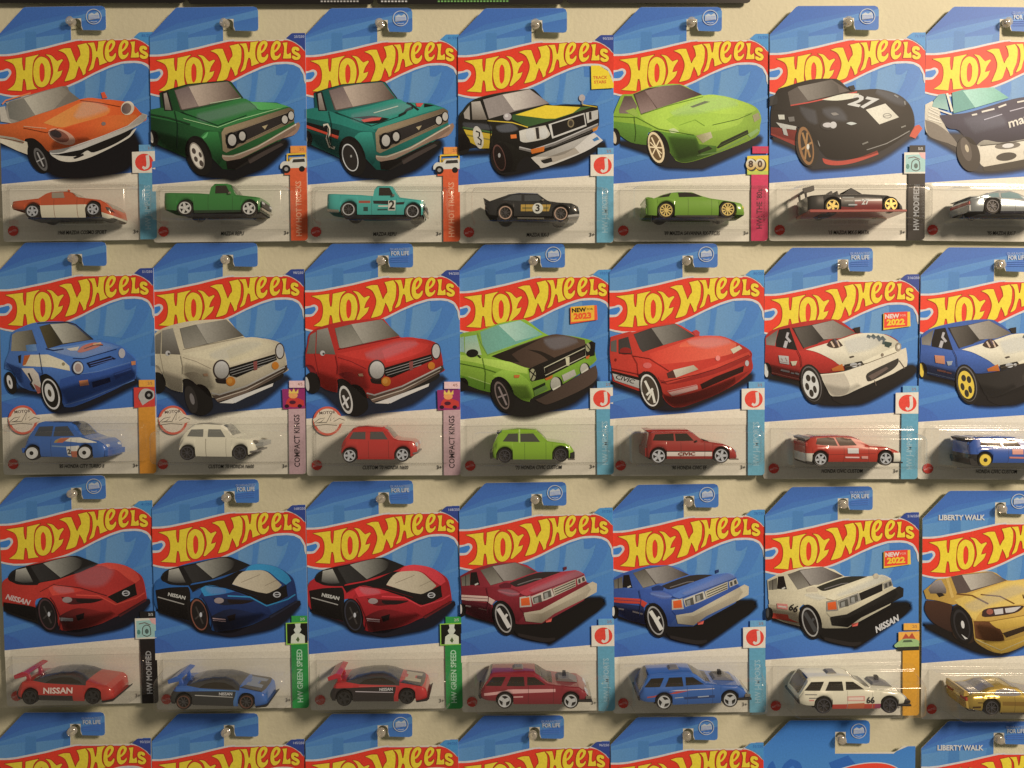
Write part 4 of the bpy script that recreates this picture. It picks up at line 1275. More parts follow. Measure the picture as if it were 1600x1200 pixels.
# (column, row, left x, bottom y, lean, art, series, tab, dark corner, number, name, badge, what it shows)
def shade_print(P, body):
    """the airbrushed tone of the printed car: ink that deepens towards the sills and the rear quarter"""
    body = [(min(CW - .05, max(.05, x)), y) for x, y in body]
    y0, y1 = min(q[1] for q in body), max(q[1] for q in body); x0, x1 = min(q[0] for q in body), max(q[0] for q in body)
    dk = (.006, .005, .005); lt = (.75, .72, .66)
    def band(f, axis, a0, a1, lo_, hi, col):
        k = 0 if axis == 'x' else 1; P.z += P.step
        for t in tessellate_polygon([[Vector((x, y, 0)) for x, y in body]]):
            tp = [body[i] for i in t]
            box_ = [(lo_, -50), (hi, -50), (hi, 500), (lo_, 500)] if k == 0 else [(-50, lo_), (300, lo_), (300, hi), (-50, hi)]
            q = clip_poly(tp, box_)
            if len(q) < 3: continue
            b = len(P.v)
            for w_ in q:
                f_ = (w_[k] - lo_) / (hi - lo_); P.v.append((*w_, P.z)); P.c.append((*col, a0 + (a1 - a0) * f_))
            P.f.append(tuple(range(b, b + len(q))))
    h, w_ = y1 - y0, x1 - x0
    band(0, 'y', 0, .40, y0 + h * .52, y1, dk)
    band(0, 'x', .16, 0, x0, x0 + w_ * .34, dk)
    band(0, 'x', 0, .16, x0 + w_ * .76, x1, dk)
CARDS = [
 (0, 0, 5.5, 378, .9, 'cosmo', 'jimports', 'seal', 0, '85/250', "1968 MAZDA COSMO SPORT", None, 'orange and white low coupe'),
 (1, 0, 240, 379, .6, 'repu_green', 'trucks', None, 1, '25/250', "MAZDA REPU", None, 'plain green pickup'),
 (2, 0, 478, 379.3, .3, 'repu_teal', 'trucks', 'seal', 0, '61/250', "MAZDA REPU", None, 'teal pickup numbered 2'),
 (3, 0, 716.5, 380, .1, 'rx3', 'jimports', None, 1, '90/250', "MAZDA RX-3", 'track', 'black and yellow fastback numbered 3'),
 (4, 0, 957.5, 377.5, .1, 'rx7fc', 'eighties', 'seal', 0, '12/250', "'89 MAZDA SAVANNA RX-7 FC3S", None, 'light green sports coupe'),
 (5, 0, 1201.5, 376.5, .2, 'miata', 'modified', 'seal', 0, '72/250', "'15 MAZDA MX-5 MIATA", None, 'black roadster numbered 27'),
 (6, 0, 1440, 376, -.6, 'rx7fd', 'jimports', 'life', 1, '94/250', "'95 MAZDA RX-7", None, 'silver coupe with navy bonnet'),
 (0, 1, 5.5, 742, .6, 'city', 'turbo', None, 1, '51/250', "'85 HONDA CITY TURBO II", 'show', 'blue boxy hatchback with white flashes'),
 (1, 1, 239, 742, .35, 'n600_white', 'compact', None, 1, '98/250', "CUSTOM '70 HONDA N600", 'show', 'white bubble-shaped hatchback'),
 (2, 1, 479.5, 743.5, .25, 'n600_red', 'compact', 'life', 1, '94/250', "CUSTOM '70 HONDA N600", 'show', 'plain red bubble-shaped hatchback'),
 (3, 1, 719, 744.5, .8, 'civic75', 'jimports', 'seal', 0, '103/250', "'73 HONDA CIVIC CUSTOM", 'new2023', 'lime green hatchback'),
 (4, 1, 953.5, 744, .4, 'civic90', 'jimports', 'seal', 0, '80/250', "'90 HONDA CIVIC EF", None, 'red hatchback with white side stripe'),
 (5, 1, 1192.5, 748.5, 0, 'custom_red', 'jimports', 'life', 1, '216/250', "HONDA CIVIC CUSTOM", 'new2022', 'red coupe with white nose'),
 (6, 1, 1433, 748.5, -.4, 'custom_blue', 'jimports', 'life', 1, '217/250', "HONDA CIVIC CUSTOM", None, 'blue coupe with yellow wheels'),
 (0, 2, 11, 1104, 1.5, 'leaf_red', 'modified', 'seal', 0, '41/250', None, None, 'red racing car with black glass roof'),
 (1, 2, 245, 1109, .9, 'leaf_blue', 'green', 'life', 1, '168/250', None, None, 'blue and black racing car'),
 (2, 2, 485, 1110, .9, 'leaf_redblack', 'green', 'life', 1, '168/250', None, None, 'red racing car with black doors'),
 (3, 2, 722, 1113, .8, 'wagon_maroon', 'jimports', 'seal', 0, '37/250', None, None, 'maroon station wagon'),
 (4, 2, 958, 1115, .7, 'wagon_blue', 'jimports', 'seal', 0, '28/250', None, None, 'blue station wagon with red stripe'),
 (5, 2, 1196, 1119, .5, 'wagon_white', 'orange', 'life', 1, '216/250', None, 'new2022', 'white station wagon numbered 66'),
 (6, 2, 1439, 1124, .2, 's15', 'orange', 'seal', 1, '199/250', None, None, 'gold coupe'),
 (0, 3, 3, 1467, .3, None, 'jimports', 'life', 1, '90/250', None, None, 'red racing car with black glass roof'),
 (1, 3, 242, 1468, .3, None, 'green', None, 1, '145/250', None, None, 'blue and black racing car'),
 (2, 3, 480, 1469, .2, None, 'jimports', 'seal', 0, '64/250', None, None, 'red racing car with black doors'),
 (3, 3, 716, 1471, .2, None, 'jimports', 'life', 1, '96/250', None, None, 'maroon station wagon'),
 (4, 3, 955, 1474, .3, None, 'jimports', 'seal', 0, '53/250', None, None, 'blue station wagon with red stripe'),
 (5, 3, 1190, 1478, 0, 'allblue', 'jimports', 'seal', 1, '70/250', None, None, 'white station wagon numbered 66'),
 (6, 3, 1436, 1480, 0, None, 'jimports', 'life', 1, '198/250', None, None, 'gold coupe'),
]
ALLBLUE = '''
2f6aa6>4a88b8:y|-|0,-252 1600,-252 1600,480 0,480
4a88b8>3a76ae:y|-|0,478 1600,478 1600,1652 1370,1600 0,1590
255a98|s|60,260 120,180 160,300 140,480 80,480
255a98|s|220,240 300,160 400,200 430,330 380,460 280,470 220,380
3a74b0|s|280,260 330,230 360,300 340,400 290,400
255a98|s|700,200 900,120 1000,240 800,420
'''
def make_package(c):
    col, row, x, y, rot, art, ser, tab, dark, num, nm, bd, what = c
    depth = -0.0052 - (0.0012 if (col + row) % 2 else 0.0)
    if row < 3: lab = f'carded toy pack printed with a picture of a {what}'
    else: lab = f'carded toy pack hung below the {what} pack'
    r = link('toy_package', None, label=lab, cat='toy pack', group='carded toy packs pinned to the wall'); place(r, x, y, rot, depth)
    k = link('backing_card', CARD_ME, None, r)
    if art == 'allblue':
        P = ClipPrint(0.03); run(P, ALLBLUE, LOGO_FRAME); link('printed_background', P.mesh('printed_background'), None, k)
        F2 = Print(P.z + .02)
        for s_, cc in ((0, 'f4ead8'), (1.6, 'd83a22')):
            F2.tri([smooth_closed([(60, 105 + s_), (110, 82 + s_), (150, 70 + s_), (185, 68 + s_), (210, 76 + s_), (228, 95 + s_), (215, 130), (120, 150), (60, 150)])], ink(cc))
        link('flame_emblem', F2.mesh('flame_emblem'), None, k)
    else:
        link('printed_background', BGM, None, k); link('flame_emblem', FLM, None, k); link('logo_lettering', LTM, None, k)
    link('white_foot', WFM, None, k)
    if tab: link('tab_seal', TABS[tab], None, k)
    kk = (dark, num)
    if kk not in CORNER: CORNER[kk] = corner_print(*kk)
    if art != 'allblue': link('number_corner', CORNER[kk], None, k)
    if art in ART:
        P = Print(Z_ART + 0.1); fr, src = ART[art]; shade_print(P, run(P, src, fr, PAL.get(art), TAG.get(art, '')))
        link('car_illustration', P.mesh('car_illustration'), None, k)
    if ser not in SERIES: SERIES[ser] = series_print(ser)
    so = link('series_panel', SERIES[ser], None, k); so.location.y = -0.0008
    link('maker_emblem', EMB, None, k); link('age_mark', AGE, None, k)
    if nm: link('name_lettering', name_print(nm), None, k)
    if bd:
        if bd not in BADGE: BADGE[bd] = badge_print(bd)
        link({'track': 'track_badge', 'show': 'round_badge'}.get(bd, 'new_badge'), BADGE[bd], None, k)
    if col == 6 and row in (2, 3):
        P = Print(Z_ART); P.text('LIBERTY WALK', 60, 43, 11.5, ink('e0dccc'), 0, 0, 0.92, 0.04); link('side_lettering', P.mesh('side_lettering'), None, k)
    link('blister', BLIS[(col + row) % 2], None, r)
    # its push pin
    a = -math.radians(rot); loc = Matrix.Rotation(a, 3, 'Y') @ Vector(((118.5 - CW / 2) * S, 0, (CH - 28) * SV))
    p = link('push_pin', None, label=(f'clear plastic push pin through the card showing the {what}' if row < 3 else f'clear push pin of the pack below the {what}'), cat='push pin', group='clear push pins')
    p.location = r.location + loc; p.location.y = -0.0072
    p.rotation_euler = (math.radians(random.uniform(-14, 4)), 0, math.radians(random.uniform(-14, 14)))
    p.scale = (.86, .9, .86)
    link('pin_head', PIN_HEAD, None, p); link('needle', PIN_STEEL, None, p)
    return r
for c in CARDS: make_package(c)

# black premium cards whose lower edges show along the top
def black_card(x0, x1, yb, lab, txt, tcol):
    W = (x1 - x0); H = 366
    p = [(0, 0), (W, 0), (W, H - 6), (W - 2, H - 2), (W - 6, H), (6, H), (2, H - 2), (0, H - 6)]
    n = len(p); V = [((u - W / 2) * S, 0, (H - v) * S) for u, v in p] + [((u - W / 2) * S, .0006, (H - v) * S) for u, v in p]
    F = [tuple(range(n)), tuple(range(2 * n - 1, n - 1, -1))] + [(i, (i + 1) % n, n + (i + 1) % n, n + i) for i in range(n)]
    r = link('toy_package', None, label=lab, cat='toy pack', group='black carded toy packs along the top')
    r.location = px_to_plane((x0 + x1) / 2, yb, -0.005)
    link('backing_card', mesh_of('backing_card', V, F), NAVY, r)
    if txt:
        P = Print(0.05)
        for (xx, wd, cc) in txt:
            q = [(xx - x0 + CW / 2 - W / 2, CH - 5.5), (xx + wd - x0 + CW / 2 - W / 2, CH - 5.5), (xx + wd - x0 + CW / 2 - W / 2, CH - 3.2), (xx - x0 + CW / 2 - W / 2, CH - 3.2)]
            m_ = int(wd // 5)
            for i in range(m_):
                t0 = q[0][0] + i * wd / m_; P.tri([[(t0, q[0][1]), (t0 + wd / m_ * .62, q[0][1]), (t0 + wd / m_ * .62, q[2][1]), (t0, q[2][1])]], ink(cc))
        link('small_print', P.mesh('small_print'), None, r)
    V, F = [], []
    bl = link('blister', BLIS[0], None, r); bl.location.z = 30 * S
black_card(-12, 286, 4.5, 'black carded pack above the pack of the orange coupe', [], '')
black_card(296, 581, 6.5, 'black carded pack above the packs of the two pickups', [(500, 60, 'a8a090')], '')
black_card(591, 878, 6.5, 'black carded pack above the pack of the fastback numbered 3', [(598, 42, 'b8b0a0'), (685, 110, '6a9a4a')], '')
black_card(887, 1171, 4.5, 'black carded pack above the pack of the light green coupe', [], '')

# ------------------------------------------------------------------ the toy cars
NEAR_Y = -0.0345                  # plane of a car's near side
KMM = 0.45 * (0.6 + NEAR_Y) / 0.6 # mm per photograph pixel on that plane
HALF_W = 13.6
RUBBER = simple_mat('wheel_black', (0.016, 0.015, 0.014), rough=0.5, noise=0.3)
GLASSD = simple_mat('dark_window', (0.028, 0.026, 0.022), rough=0.12, spec=0.6, coat=0.3)
BASEM = simple_mat('dark_base', (0.022, 0.021, 0.02), rough=0.5)
CHROME = simple_mat('chrome', (0.62, 0.60, 0.56), rough=0.22, metal=0.9)
def enamel(h):                    # die-cast enamel: a little deeper than the same printed tone
    c = ink(h); sat = (max(c) - min(c)) / max(c); f = 1 - .38 * sat
    return tuple(x * f for x in c)
def paint(name, h, rough=0.3, metal=0.0): return simple_mat('paint_' + name, enamel(h), rough=rough, metal=metal, coat=0.5)

def livery_material(name, base, areas, metal=0.0, rough=0.3):
    """car paint with sharp-edged areas: each area is a convex polygon in the side view (metres, object space)"""
    m, nt, b = principled('livery_' + name)
    tc = nt.nodes.new('ShaderNodeTexCoord'); cur = None; curc = (*enamel(base), 1)
    nz = nt.nodes.new('ShaderNodeTexNoise'); nz.inputs['Scale'].default_value = 2500; nt.links.new(tc.outputs['Object'], nz.inputs['Vector'])
    for poly, h in areas:
        ar = sum(poly[i - 1][0] * poly[i][1] - poly[i][0] * poly[i - 1][1] for i in range(len(poly)))
        P = poly if ar > 0 else poly[::-1]; mask = None
        for i in range(len(P)):
            (x0, z0), (x1, z1) = P[i - 1], P[i]; dx, dz = x1 - x0, z1 - z0; l = math.hypot(dx, dz) or 1
            nx, nz_ = -dz / l, dx / l
            dn = nt.nodes.new('ShaderNodeVectorMath'); dn.operation = 'DOT_PRODUCT'; dn.inputs[1].default_value = (nx, 0, nz_)
            nt.links.new(tc.outputs['Object'], dn.inputs[0])
            gt = nt.nodes.new('ShaderNodeMath'); gt.operation = 'GREATER_THAN'; gt.inputs[1].default_value = nx * x0 + nz_ * z0
            nt.links.new(dn.outputs['Value'], gt.inputs[0])
            if mask is None: mask = gt.outputs[0]
            else:
                mu = nt.nodes.new('ShaderNodeMath'); mu.operation = 'MULTIPLY'; nt.links.new(mask, mu.inputs[0]); nt.links.new(gt.outputs[0], mu.inputs[1]); mask = mu.outputs[0]
        mx = nt.nodes.new('ShaderNodeMix'); mx.data_type = 'RGBA'; mx.inputs[7].default_value = (*enamel(h), 1)
        if cur is None: mx.inputs[6].default_value = curc
        else: nt.links.new(cur, mx.inputs[6])
        nt.links.new(mask, mx.inputs[0]); cur = mx.outputs[2]
    mr = nt.nodes.new('ShaderNodeMapRange'); mr.inputs['To Min'].default_value = 0.9; mr.inputs['To Max'].default_value = 1.08
    nt.links.new(nz.outputs['Fac'], mr.inputs['Value'])
    fin = nt.nodes.new('ShaderNodeMix'); fin.data_type = 'RGBA'; fin.blend_type = 'MULTIPLY'; fin.inputs[0].default_value = 1
    if cur is None: fin.inputs[6].default_value = curc
    else: nt.links.new(cur, fin.inputs[6])
    nt.links.new(mr.outputs['Result'], fin.inputs[7]); nt.links.new(fin.outputs[2], b.inputs['Base Color'])
    b.inputs['Roughness'].default_value = rough; b.inputs['Metallic'].default_value = metal
    b.inputs['Coat Weight'].default_value = 0.9; b.inputs['Coat Roughness'].default_value = 0.05
    return m

def lerp_poly(P, x):
    if x <= P[0][0]: return P[0][1]
    for (a, za), (b, zb) in zip(P, P[1:]):
        if x <= b: return za + (zb - za) * (x - a) / ((b - a) or 1)
    return P[-1][1]

_rim = {}
def rim_mesh(style):
    if style in _rim: return _rim[style]
    R = 3.6; V, F, MI = [], [], []
    def ring(r0, y0, r1, y1, mi, n=28):
        b = len(V)
        for r, y in ((r0, y0), (r1, y1)):
            for i in range(n): a = 2 * math.pi * i / n; V.append((r * math.cos(a) * mm, y * mm, r * math.sin(a) * mm))
        for i in range(n): F.append((b + i, b + (i + 1) % n, b + n + (i + 1) % n, b + n + i)); MI.append(mi)
    def disc(r, y, mi, n=24):
        b = len(V)
        for i in range(n): a = 2 * math.pi * i / n; V.append((r * math.cos(a) * mm, y * mm, r * math.sin(a) * mm))
        F.append(tuple(range(b, b + n))); MI.append(mi)
    def spoke(a, w0, w1, r0, r1, y, mi):
        b = len(V); c, s = math.cos(a), math.sin(a)
        for r, w in ((r0, w0), (r1, w1)):
            for q in (-w / 2, w / 2): V.append(((r * c - q * s) * mm, y * mm, (r * s + q * c) * mm))
        for r, w in ((r0, w0), (r1, w1)):
            for q in (-w / 2, w / 2): V.append(((r * c - q * s) * mm, (y + .5) * mm, (r * s + q * c) * mm))
        for f in ((0, 1, 3, 2), (0, 2, 6, 4), (1, 5, 7, 3), (2, 3, 7, 6)): F.append(tuple(b + i for i in f)); MI.append(mi)
    col = dict(five=('e2dccf', .25), white=('dcd2bc', .1), gold=('dcb456', .35), goldm=('dcb860', .35), dark=('3e3a38', .2), ring=('d8d0c0', .3), copper=('c8a080', .4), dish=('d8cfbc', .05), yellow=('dcb83a', .05), bronze=('6e4a38', .5), three=('e0d8c6', .25), black=('24221f', .1))[style]
    mt = simple_mat('rim_' + style, ink(col[0]), rough=0.25, metal=col[1], coat=.3)
    disc(3.7, .9, 0); ring(R, -.25, R - .5, -.25, 1); ring(R - .5, -.25, R - .7, .9, 1); ring(R, -.25, R + .15, .5, 1)
    if style in ('five', 'white', 'gold', 'black'):
        for i in range(5): spoke(math.pi / 2 + 2 * math.pi * i / 5, 1.5, 1.3, .3, 3.3, -.1, 1)
        disc(1.0, -.25, 1)
    elif style == 'goldm':
        for i in range(10): spoke(2 * math.pi * i / 10, .5, .8, .3, 3.3, -.1, 1)
        disc(1.2, -.25, 1)
    elif style == 'three':
        for i in range(3): spoke(-math.pi / 2 + 2 * math.pi * i / 3, 1.9, 2.1, .3, 3.3, -.1, 1)
        disc(1.2, -.2, 1)
    elif style in ('dark', 'ring', 'copper', 'bronze'):
        for i in range(8): spoke(2 * math.pi * i / 8, .5, .5, .3, 3.2, .2, 2 if style != 'dark' else 1)
        disc(.8, -.1, 2 if style != 'dark' else 1)
    else:                          # pressed dish with dark middle
        ring(3.1, -.2, 1.3, -.4, 1); disc(.9, -.45, 0)
    me = bpy.data.meshes.new('rim'); me.from_pydata(V, [], F); me.update()
    me.materials.append(RUBBER); me.materials.append(mt); me.materials.append(simple_mat('rim_mid', ink('4a443e'), rough=.35, metal=.4))
    for p, m in zip(me.polygons, MI): p.material_index = m
    bm = bmesh.new(); bm.from_mesh(me); bmesh.ops.recalc_face_normals(bm, faces=bm.faces); bm.to_mesh(me); bm.free()
    _rim[style] = me
    return me
TYRE = lathe('wheel', [(2.0 * mm, .6 * mm), (4.1 * mm, .3 * mm), (4.75 * mm, 0), (5.0 * mm, .5 * mm), (5.0 * mm, 4.0 * mm), (4.7 * mm, 4.6 * mm), (2.0 * mm, 4.8 * mm)], 32, 35)
TYRE.materials.append(RUBBER)

class Car:
    def __init__(self, spec, zoom, wheels, rad):
        (self.rx, self.ry), (self.fx, self.fy) = wheels
        self.k = KMM / zoom; self.cx = (self.rx + self.fx) / 2
        self.rad = rad * self.k
        self.rot = (self.fy - self.ry) / (self.fx - self.rx)
        self.spec = spec
    def L(self, q):               # zoomed pixel -> local mm (x forward, z above ground)
        x, y = q; base = self.ry + self.rot * (x - self.rx)
        return ((x - self.cx) * self.k, (base - y) * self.k + self.rad)
    def P(self, s): return [self.L(q) for q in pfx(s)]
    def ring(self, x):
        """half cross-section from sill to roof middle: list of (half width, z)"""
        top, belt, bot = lerp_poly(self.top, x), lerp_poly(self.belt, x), lerp_poly(self.bot, x)
        R = self.rad + .55
        for wx in (self.wx0, self.wx1):
            d = abs(x - wx)
            if d < R: bot = max(bot, self.rad + math.sqrt(R * R - d * d))
        belt = min(belt, top - .05); bot = min(bot, belt - .25)
        e = min(x - self.x0, self.x1 - x); t = min(1, max(0, e / 6.0)); w = self.W * (.80 + .20 * math.sqrt(max(0, 1 - (1 - t) ** 2)))
        hc = top - belt; h = belt - bot
        tum = self.spec.get('tumble', .36)
        wb = w * .94; wt = max(w * .5, wb - tum * max(0, hc - .4) - min(1.2, .5 + hc * .3))
        ws = wb - tum * .9 * max(0, hc - .4)
        return [(w * .90, bot), (w * .972, bot + h * .2), (w, bot + h * .46), (w * .985, bot + h * .78), (wb + .12, belt - h * .02), (wb - .25 * min(1, hc), belt + hc * .12),
                ((wb + ws) / 2, belt + hc * .5), (ws, belt + hc * .86), (wt, top - .12 * min(1, hc) + 0), (wt * .62, top + .22 * min(1, hc)), (wt * .22, top + .34 * min(1, hc))]
    def half(self, x, z):
        r = self.ring(min(self.x1, max(self.x0, x)))
        for (a, za), (b, zb) in zip(r, r[1:]):
            if za <= z <= zb: return a + (b - a) * (z - za) / ((zb - za) or 1)
        return r[0][0] if z < r[0][1] else r[8][0]
    def build(self, name, lab, place_w):
        sp = self.spec; zoomP = self.P
        self.top, self.belt, self.bot = zoomP(sp['top']), zoomP(sp['belt']), zoomP(sp['bot'])
        self.W = sp.get('w', HALF_W)
        self.x0, self.x1 = self.top[0][0], self.top[-1][0]
        self.wx0, self.wx1 = self.L((self.rx, 0))[0], self.L((self.fx, 0))[0]
        xs = [self.x0 + (self.x1 - self.x0) * i / 64 for i in range(65)] + [p[0] for p in self.top[1:-1]]
        for wx in (self.wx0, self.wx1):
            R = self.rad + .55
            for i in range(13): xs.append(wx - R * math.cos(math.pi * i / 12) * .9995)
            xs += [wx - R - .02, wx + R + .02]
        xs = sorted(x for x in xs if self.x0 <= x <= self.x1)
        ys = [xs[0]]
        for x in xs[1:]:
            if x - ys[-1] > .015: ys.append(x)
        xs = ys; V, F = [], []; n = None
        for x in xs:
            r = self.ring(x); full = [(-a, z) for a, z in r] + [(a, z) for a, z in reversed(r)]; n = len(full)
            for a, z in full: V.append((x * mm, a * mm, z * mm))
        for k in range(len(xs) - 1):
            for i in range(n - 1): F.append((k * n + i, k * n + i + 1, (k + 1) * n + i + 1, (k + 1) * n + i))
        F.append(tuple(range(n))); F.append(tuple((len(xs) - 1) * n + i for i in range(n)))
        root = link(name, None, label=lab[0], cat=lab[1], group=lab[2] if len(lab) > 2 else None)
        areas = [([(x * mm, z * mm) for x, z in self.P(p)], h) for p, h in sp.get('areas', [])]
        if sp.get('seams', True) and sp.get('screen', True):
            for fx_ in (.36, .74):
                x = self.wx0 + (self.wx1 - self.wx0) * fx_; zt, zs = lerp_poly(self.belt, x), lerp_poly(self.bot, x)
                hl = hexlin(sp['col']); dkh = ''.join(f'{int(255 * (1.055 * max(.0032, c * .38) ** (1 / 2.4) - .055)):02x}' for c in hl)
                areas.append(([((x + d) * mm, z * mm) for d, z in ((-.14, zs - .5), (.14, zs - .5), (.2, zt), (-.08, zt))], dkh))
        bm_ = livery_material(name + lab[0][:12], sp['col'], areas, sp.get('metal', 0), sp.get('rough', .3))
        body = link('body', mesh_of('body', V, F, 32), bm_, root)
        # base plate
        zb = max(.9, min(lerp_poly(self.bot, (self.x0 + self.x1) / 2) - .2, 2.6)); c = self.W - 4.9
        xa, xb = max(self.x0 + 2, self.wx0 - self.rad * 1.1), min(self.x1 - 2, self.wx1 + self.rad * 1.1)
        bt = self.box('base', (xa, -c, zb), (xb, c, self.rad + 4.2), sp.get('basem', BASEM), root)
        for x in (self.wx0, self.wx1):
            self.box('axle', (x - .5, -self.W + 3, self.rad - .5), (x + .5, self.W - 3, self.rad + .5), CHROME, bt)
        # wheels with rims
        for wx in (self.wx0, self.wx1):
            for sgn in (-1, 1):
                t = link('wheel', TYRE, None, root); t.scale = (self.rad / 5.0,) * 3
                t.location = (wx * mm, sgn * (self.W - .1) * mm, self.rad * mm); t.rotation_euler = (0, 0, 0 if sgn < 0 else math.pi)
                rm = link('rim', rim_mesh(sp['rim']), None, t); rm.scale = (1.08 * sp.get('rims', 1.0),) * 3; rm.rotation_euler = (0, random.uniform(0, 1.2), 0)
        # side windows on both sides
        gm = sp.get('glass', GLASSD)
        for p in sp.get('wins', []):
            for sgn in (-1, 1): link('side_window', self.decal(self.P(p), .16, sgn), gm, root)
        # front and rear glass over the roof
        hmax = max(lerp_poly(self.top, x) - lerp_poly(self.belt, x) for x in xs)
        if sp.get('screen', True):
            xr = max(xs, key=lambda x: lerp_poly(self.top, x) - lerp_poly(self.belt, x))
            for nm_, cand in (('windscreen', [x for x in xs if x >= xr - 1e-6]), ('rear_window', [x for x in xs if x <= xr + 1e-6])):
                q = [x for x in cand if .16 * hmax < lerp_poly(self.top, x) - lerp_poly(self.belt, x) < .90 * hmax]
                if len(q) < 2 or (q[-1] - q[0]) < 1.2: continue
                V2, F2 = [], []
                for x in q:
                    r = self.ring(x); wt, tz = r[8]; hc = min(1, tz - lerp_poly(self.belt, x))
                    for f in (-.86, -.45, 0, .45, .86): V2.append((x * mm, wt * f * mm, (tz + .45 * hc * (1 - f * f) + .16) * mm))
                for k in range(len(q) - 1):
                    for i in range(4): F2.append((k * 5 + i, k * 5 + i + 1, (k + 1) * 5 + i + 1, (k + 1) * 5 + i))
                link(nm_, mesh_of(nm_, V2, F2, 60), gm, root)
        for nm_, p, y0, y1, mt in sp.get('parts', []):
            self.prism(nm_, self.P(p), y0, y1, mt if not isinstance(mt, str) else paint(mt, mt), root)
        for nm_, p, h in sp.get('decals', []):
            link(nm_, self.decal(self.P(p), .2), paint('decal' + h, h, .4), root)
        for t, q, size, h, wide in sp.get('texts', []):
            V3, F3 = text_mesh(t, .03); (x, z), sz = self.L(q), size * self.k
            vv = []
            for a, b, _ in V3:
                X, Z = x + a * sz * wide, z + b * sz; vv.append((X * mm, -(self.half(X, Z) + .3) * mm, Z * mm))
            link('lettering', mesh_of('lettering', vv, F3), paint('ink' + h, h, .5), root)
        # stand it where it stands
        (ax, ay), (bx, by) = place_w
        A, B = px_to_plane(ax, ay, NEAR_Y), px_to_plane(bx, by, NEAR_Y)
        d = B - A; ang = math.atan2(d.z, math.hypot(d.x, d.y))
        root.rotation_euler = (0, -ang, 0); mid = (A + B) / 2
        up = Matrix.Rotation(-ang, 3, 'Y') @ Vector((0, 0, self.rad * mm))
        root.location = (mid.x - up.x, NEAR_Y + self.W * mm, mid.z - up.z)
        return root
    def box(self, nm_, a, b, mt, parent):
        V = [(x * mm, y * mm, z * mm) for x in (a[0], b[0]) for y in (a[1], b[1]) for z in (a[2], b[2])]
        F = [(0, 1, 3, 2), (4, 5, 7, 6), (0, 1, 5, 4), (2, 3, 7, 6), (0, 2, 6, 4), (1, 3, 7, 5)]
        return link(nm_, mesh_of(nm_, V, F), mt, parent)
    def prism(self, nm_, P, y0, y1, mt, parent):
        n = len(P); V = [(x * mm, y0 * mm, z * mm) for x, z in P] + [(x * mm, y1 * mm, z * mm) for x, z in P]
        F = []
        for t in tessellate_polygon([[Vector((x, z, 0)) for x, z in P]]): F.append(tuple(t)); F.append(tuple(i + n for i in reversed(t)))
        F += [(i, (i + 1) % n, n + (i + 1) % n, n + i) for i in range(n)]
        me = mesh_of(nm_, V, F); bm = bmesh.new(); bm.from_mesh(me)
        bmesh.ops.dissolve_limit(bm, angle_limit=.01, verts=bm.verts, edges=bm.edges)
        bmesh.ops.bevel(bm, geom=[e for e in bm.edges if e.is_manifold and e.calc_face_angle(0) > .5], offset=.00022, segments=1, affect='EDGES', clamp_overlap=True)
        bm.to_mesh(me); bm.free()
        return link(nm_, me, mt, parent)
    def decal(self, P, off, sgn=-1):
        bm = bmesh.new(); vs_ = [bm.verts.new((x * mm, 0, z * mm)) for x, z in P]; bm.verts.ensure_lookup_table()
        for t in tessellate_polygon([[Vector((x, z, 0)) for x, z in P]]):
            try: bm.faces.new([vs_[i] for i in t])
            except ValueError: pass
        bmesh.ops.subdivide_edges(bm, edges=bm.edges[:], cuts=3, use_grid_fill=True)
        for v in bm.verts: v.co.y = sgn * (self.half(v.co.x / mm, v.co.z / mm) + off) * mm
        bmesh.ops.recalc_face_normals(bm, faces=bm.faces)
        if bm.faces and bm.faces[0].normal.y * sgn < 0: bmesh.ops.reverse_faces(bm, faces=bm.faces)
        me = bpy.data.meshes.new('panel'); bm.to_mesh(me); bm.free()
        for p in me.polygons: p.use_smooth = True
        return me

def wheels_px(region, zoom, w): return [(region[0] + x / zoom, region[1] + y / zoom) for x, y in w]
def circ(cx, cy, r, n=20): return ' '.join(f'{cx + r * math.cos(2 * math.pi * i / n):.1f},{cy + r * math.sin(2 * math.pi * i / n):.1f}' for i in range(n))
BLK = simple_mat('black_trim', ink('1c1a18'), rough=.4)
GREYP = simple_mat('grey_plastic', ink('6a6256'), rough=.4)
LAMPM = simple_mat('lamp_silver', ink('d8d0c0'), rough=.2, metal=.3)
TAILM = simple_mat('tail_red', ink('9a2a22'), rough=.25)
SMOKE = simple_mat('smoke_window', ink('4a443c'), rough=.15, coat=.4)
TAN = simple_mat('tan_window', ink('8a7a62'), rough=.2, coat=.4)
Z6 = 6.667
COSMO = dict(col='e25a26', rim='five', rims=.9, glass=TAN, w=13.2,
  top='105,312 130,292 300,275 400,262 470,202 510,186 600,182 680,180 720,192 790,247 900,262 1040,278 1100,310 1135,352 1155,415', belt='105,318 300,288 480,274 800,268 1040,288 1100,328 1135,372 1153,425',
  bot='105,372 250,382 420,462 900,462 1050,458 1110,475 1172,455', wins=['530,200 650,196 672,258 540,262'],
  areas=[('395,340 905,328 905,520 395,520', 'd8c8a2'), ('1050,408 1190,450 1190,540 1040,520', 'd8c8a2')],
  decals=[('headlamp', '1095,352 1130,358 1160,398 1145,408 1110,388', '33261e')],
  parts=[('bumper', '100,340 112,335 112,352 100,352', -11.5, 11.5, CHROME), ('mirror', '690,178 705,165 716,182 700,190', -11, -9.4, 'e25a26')])
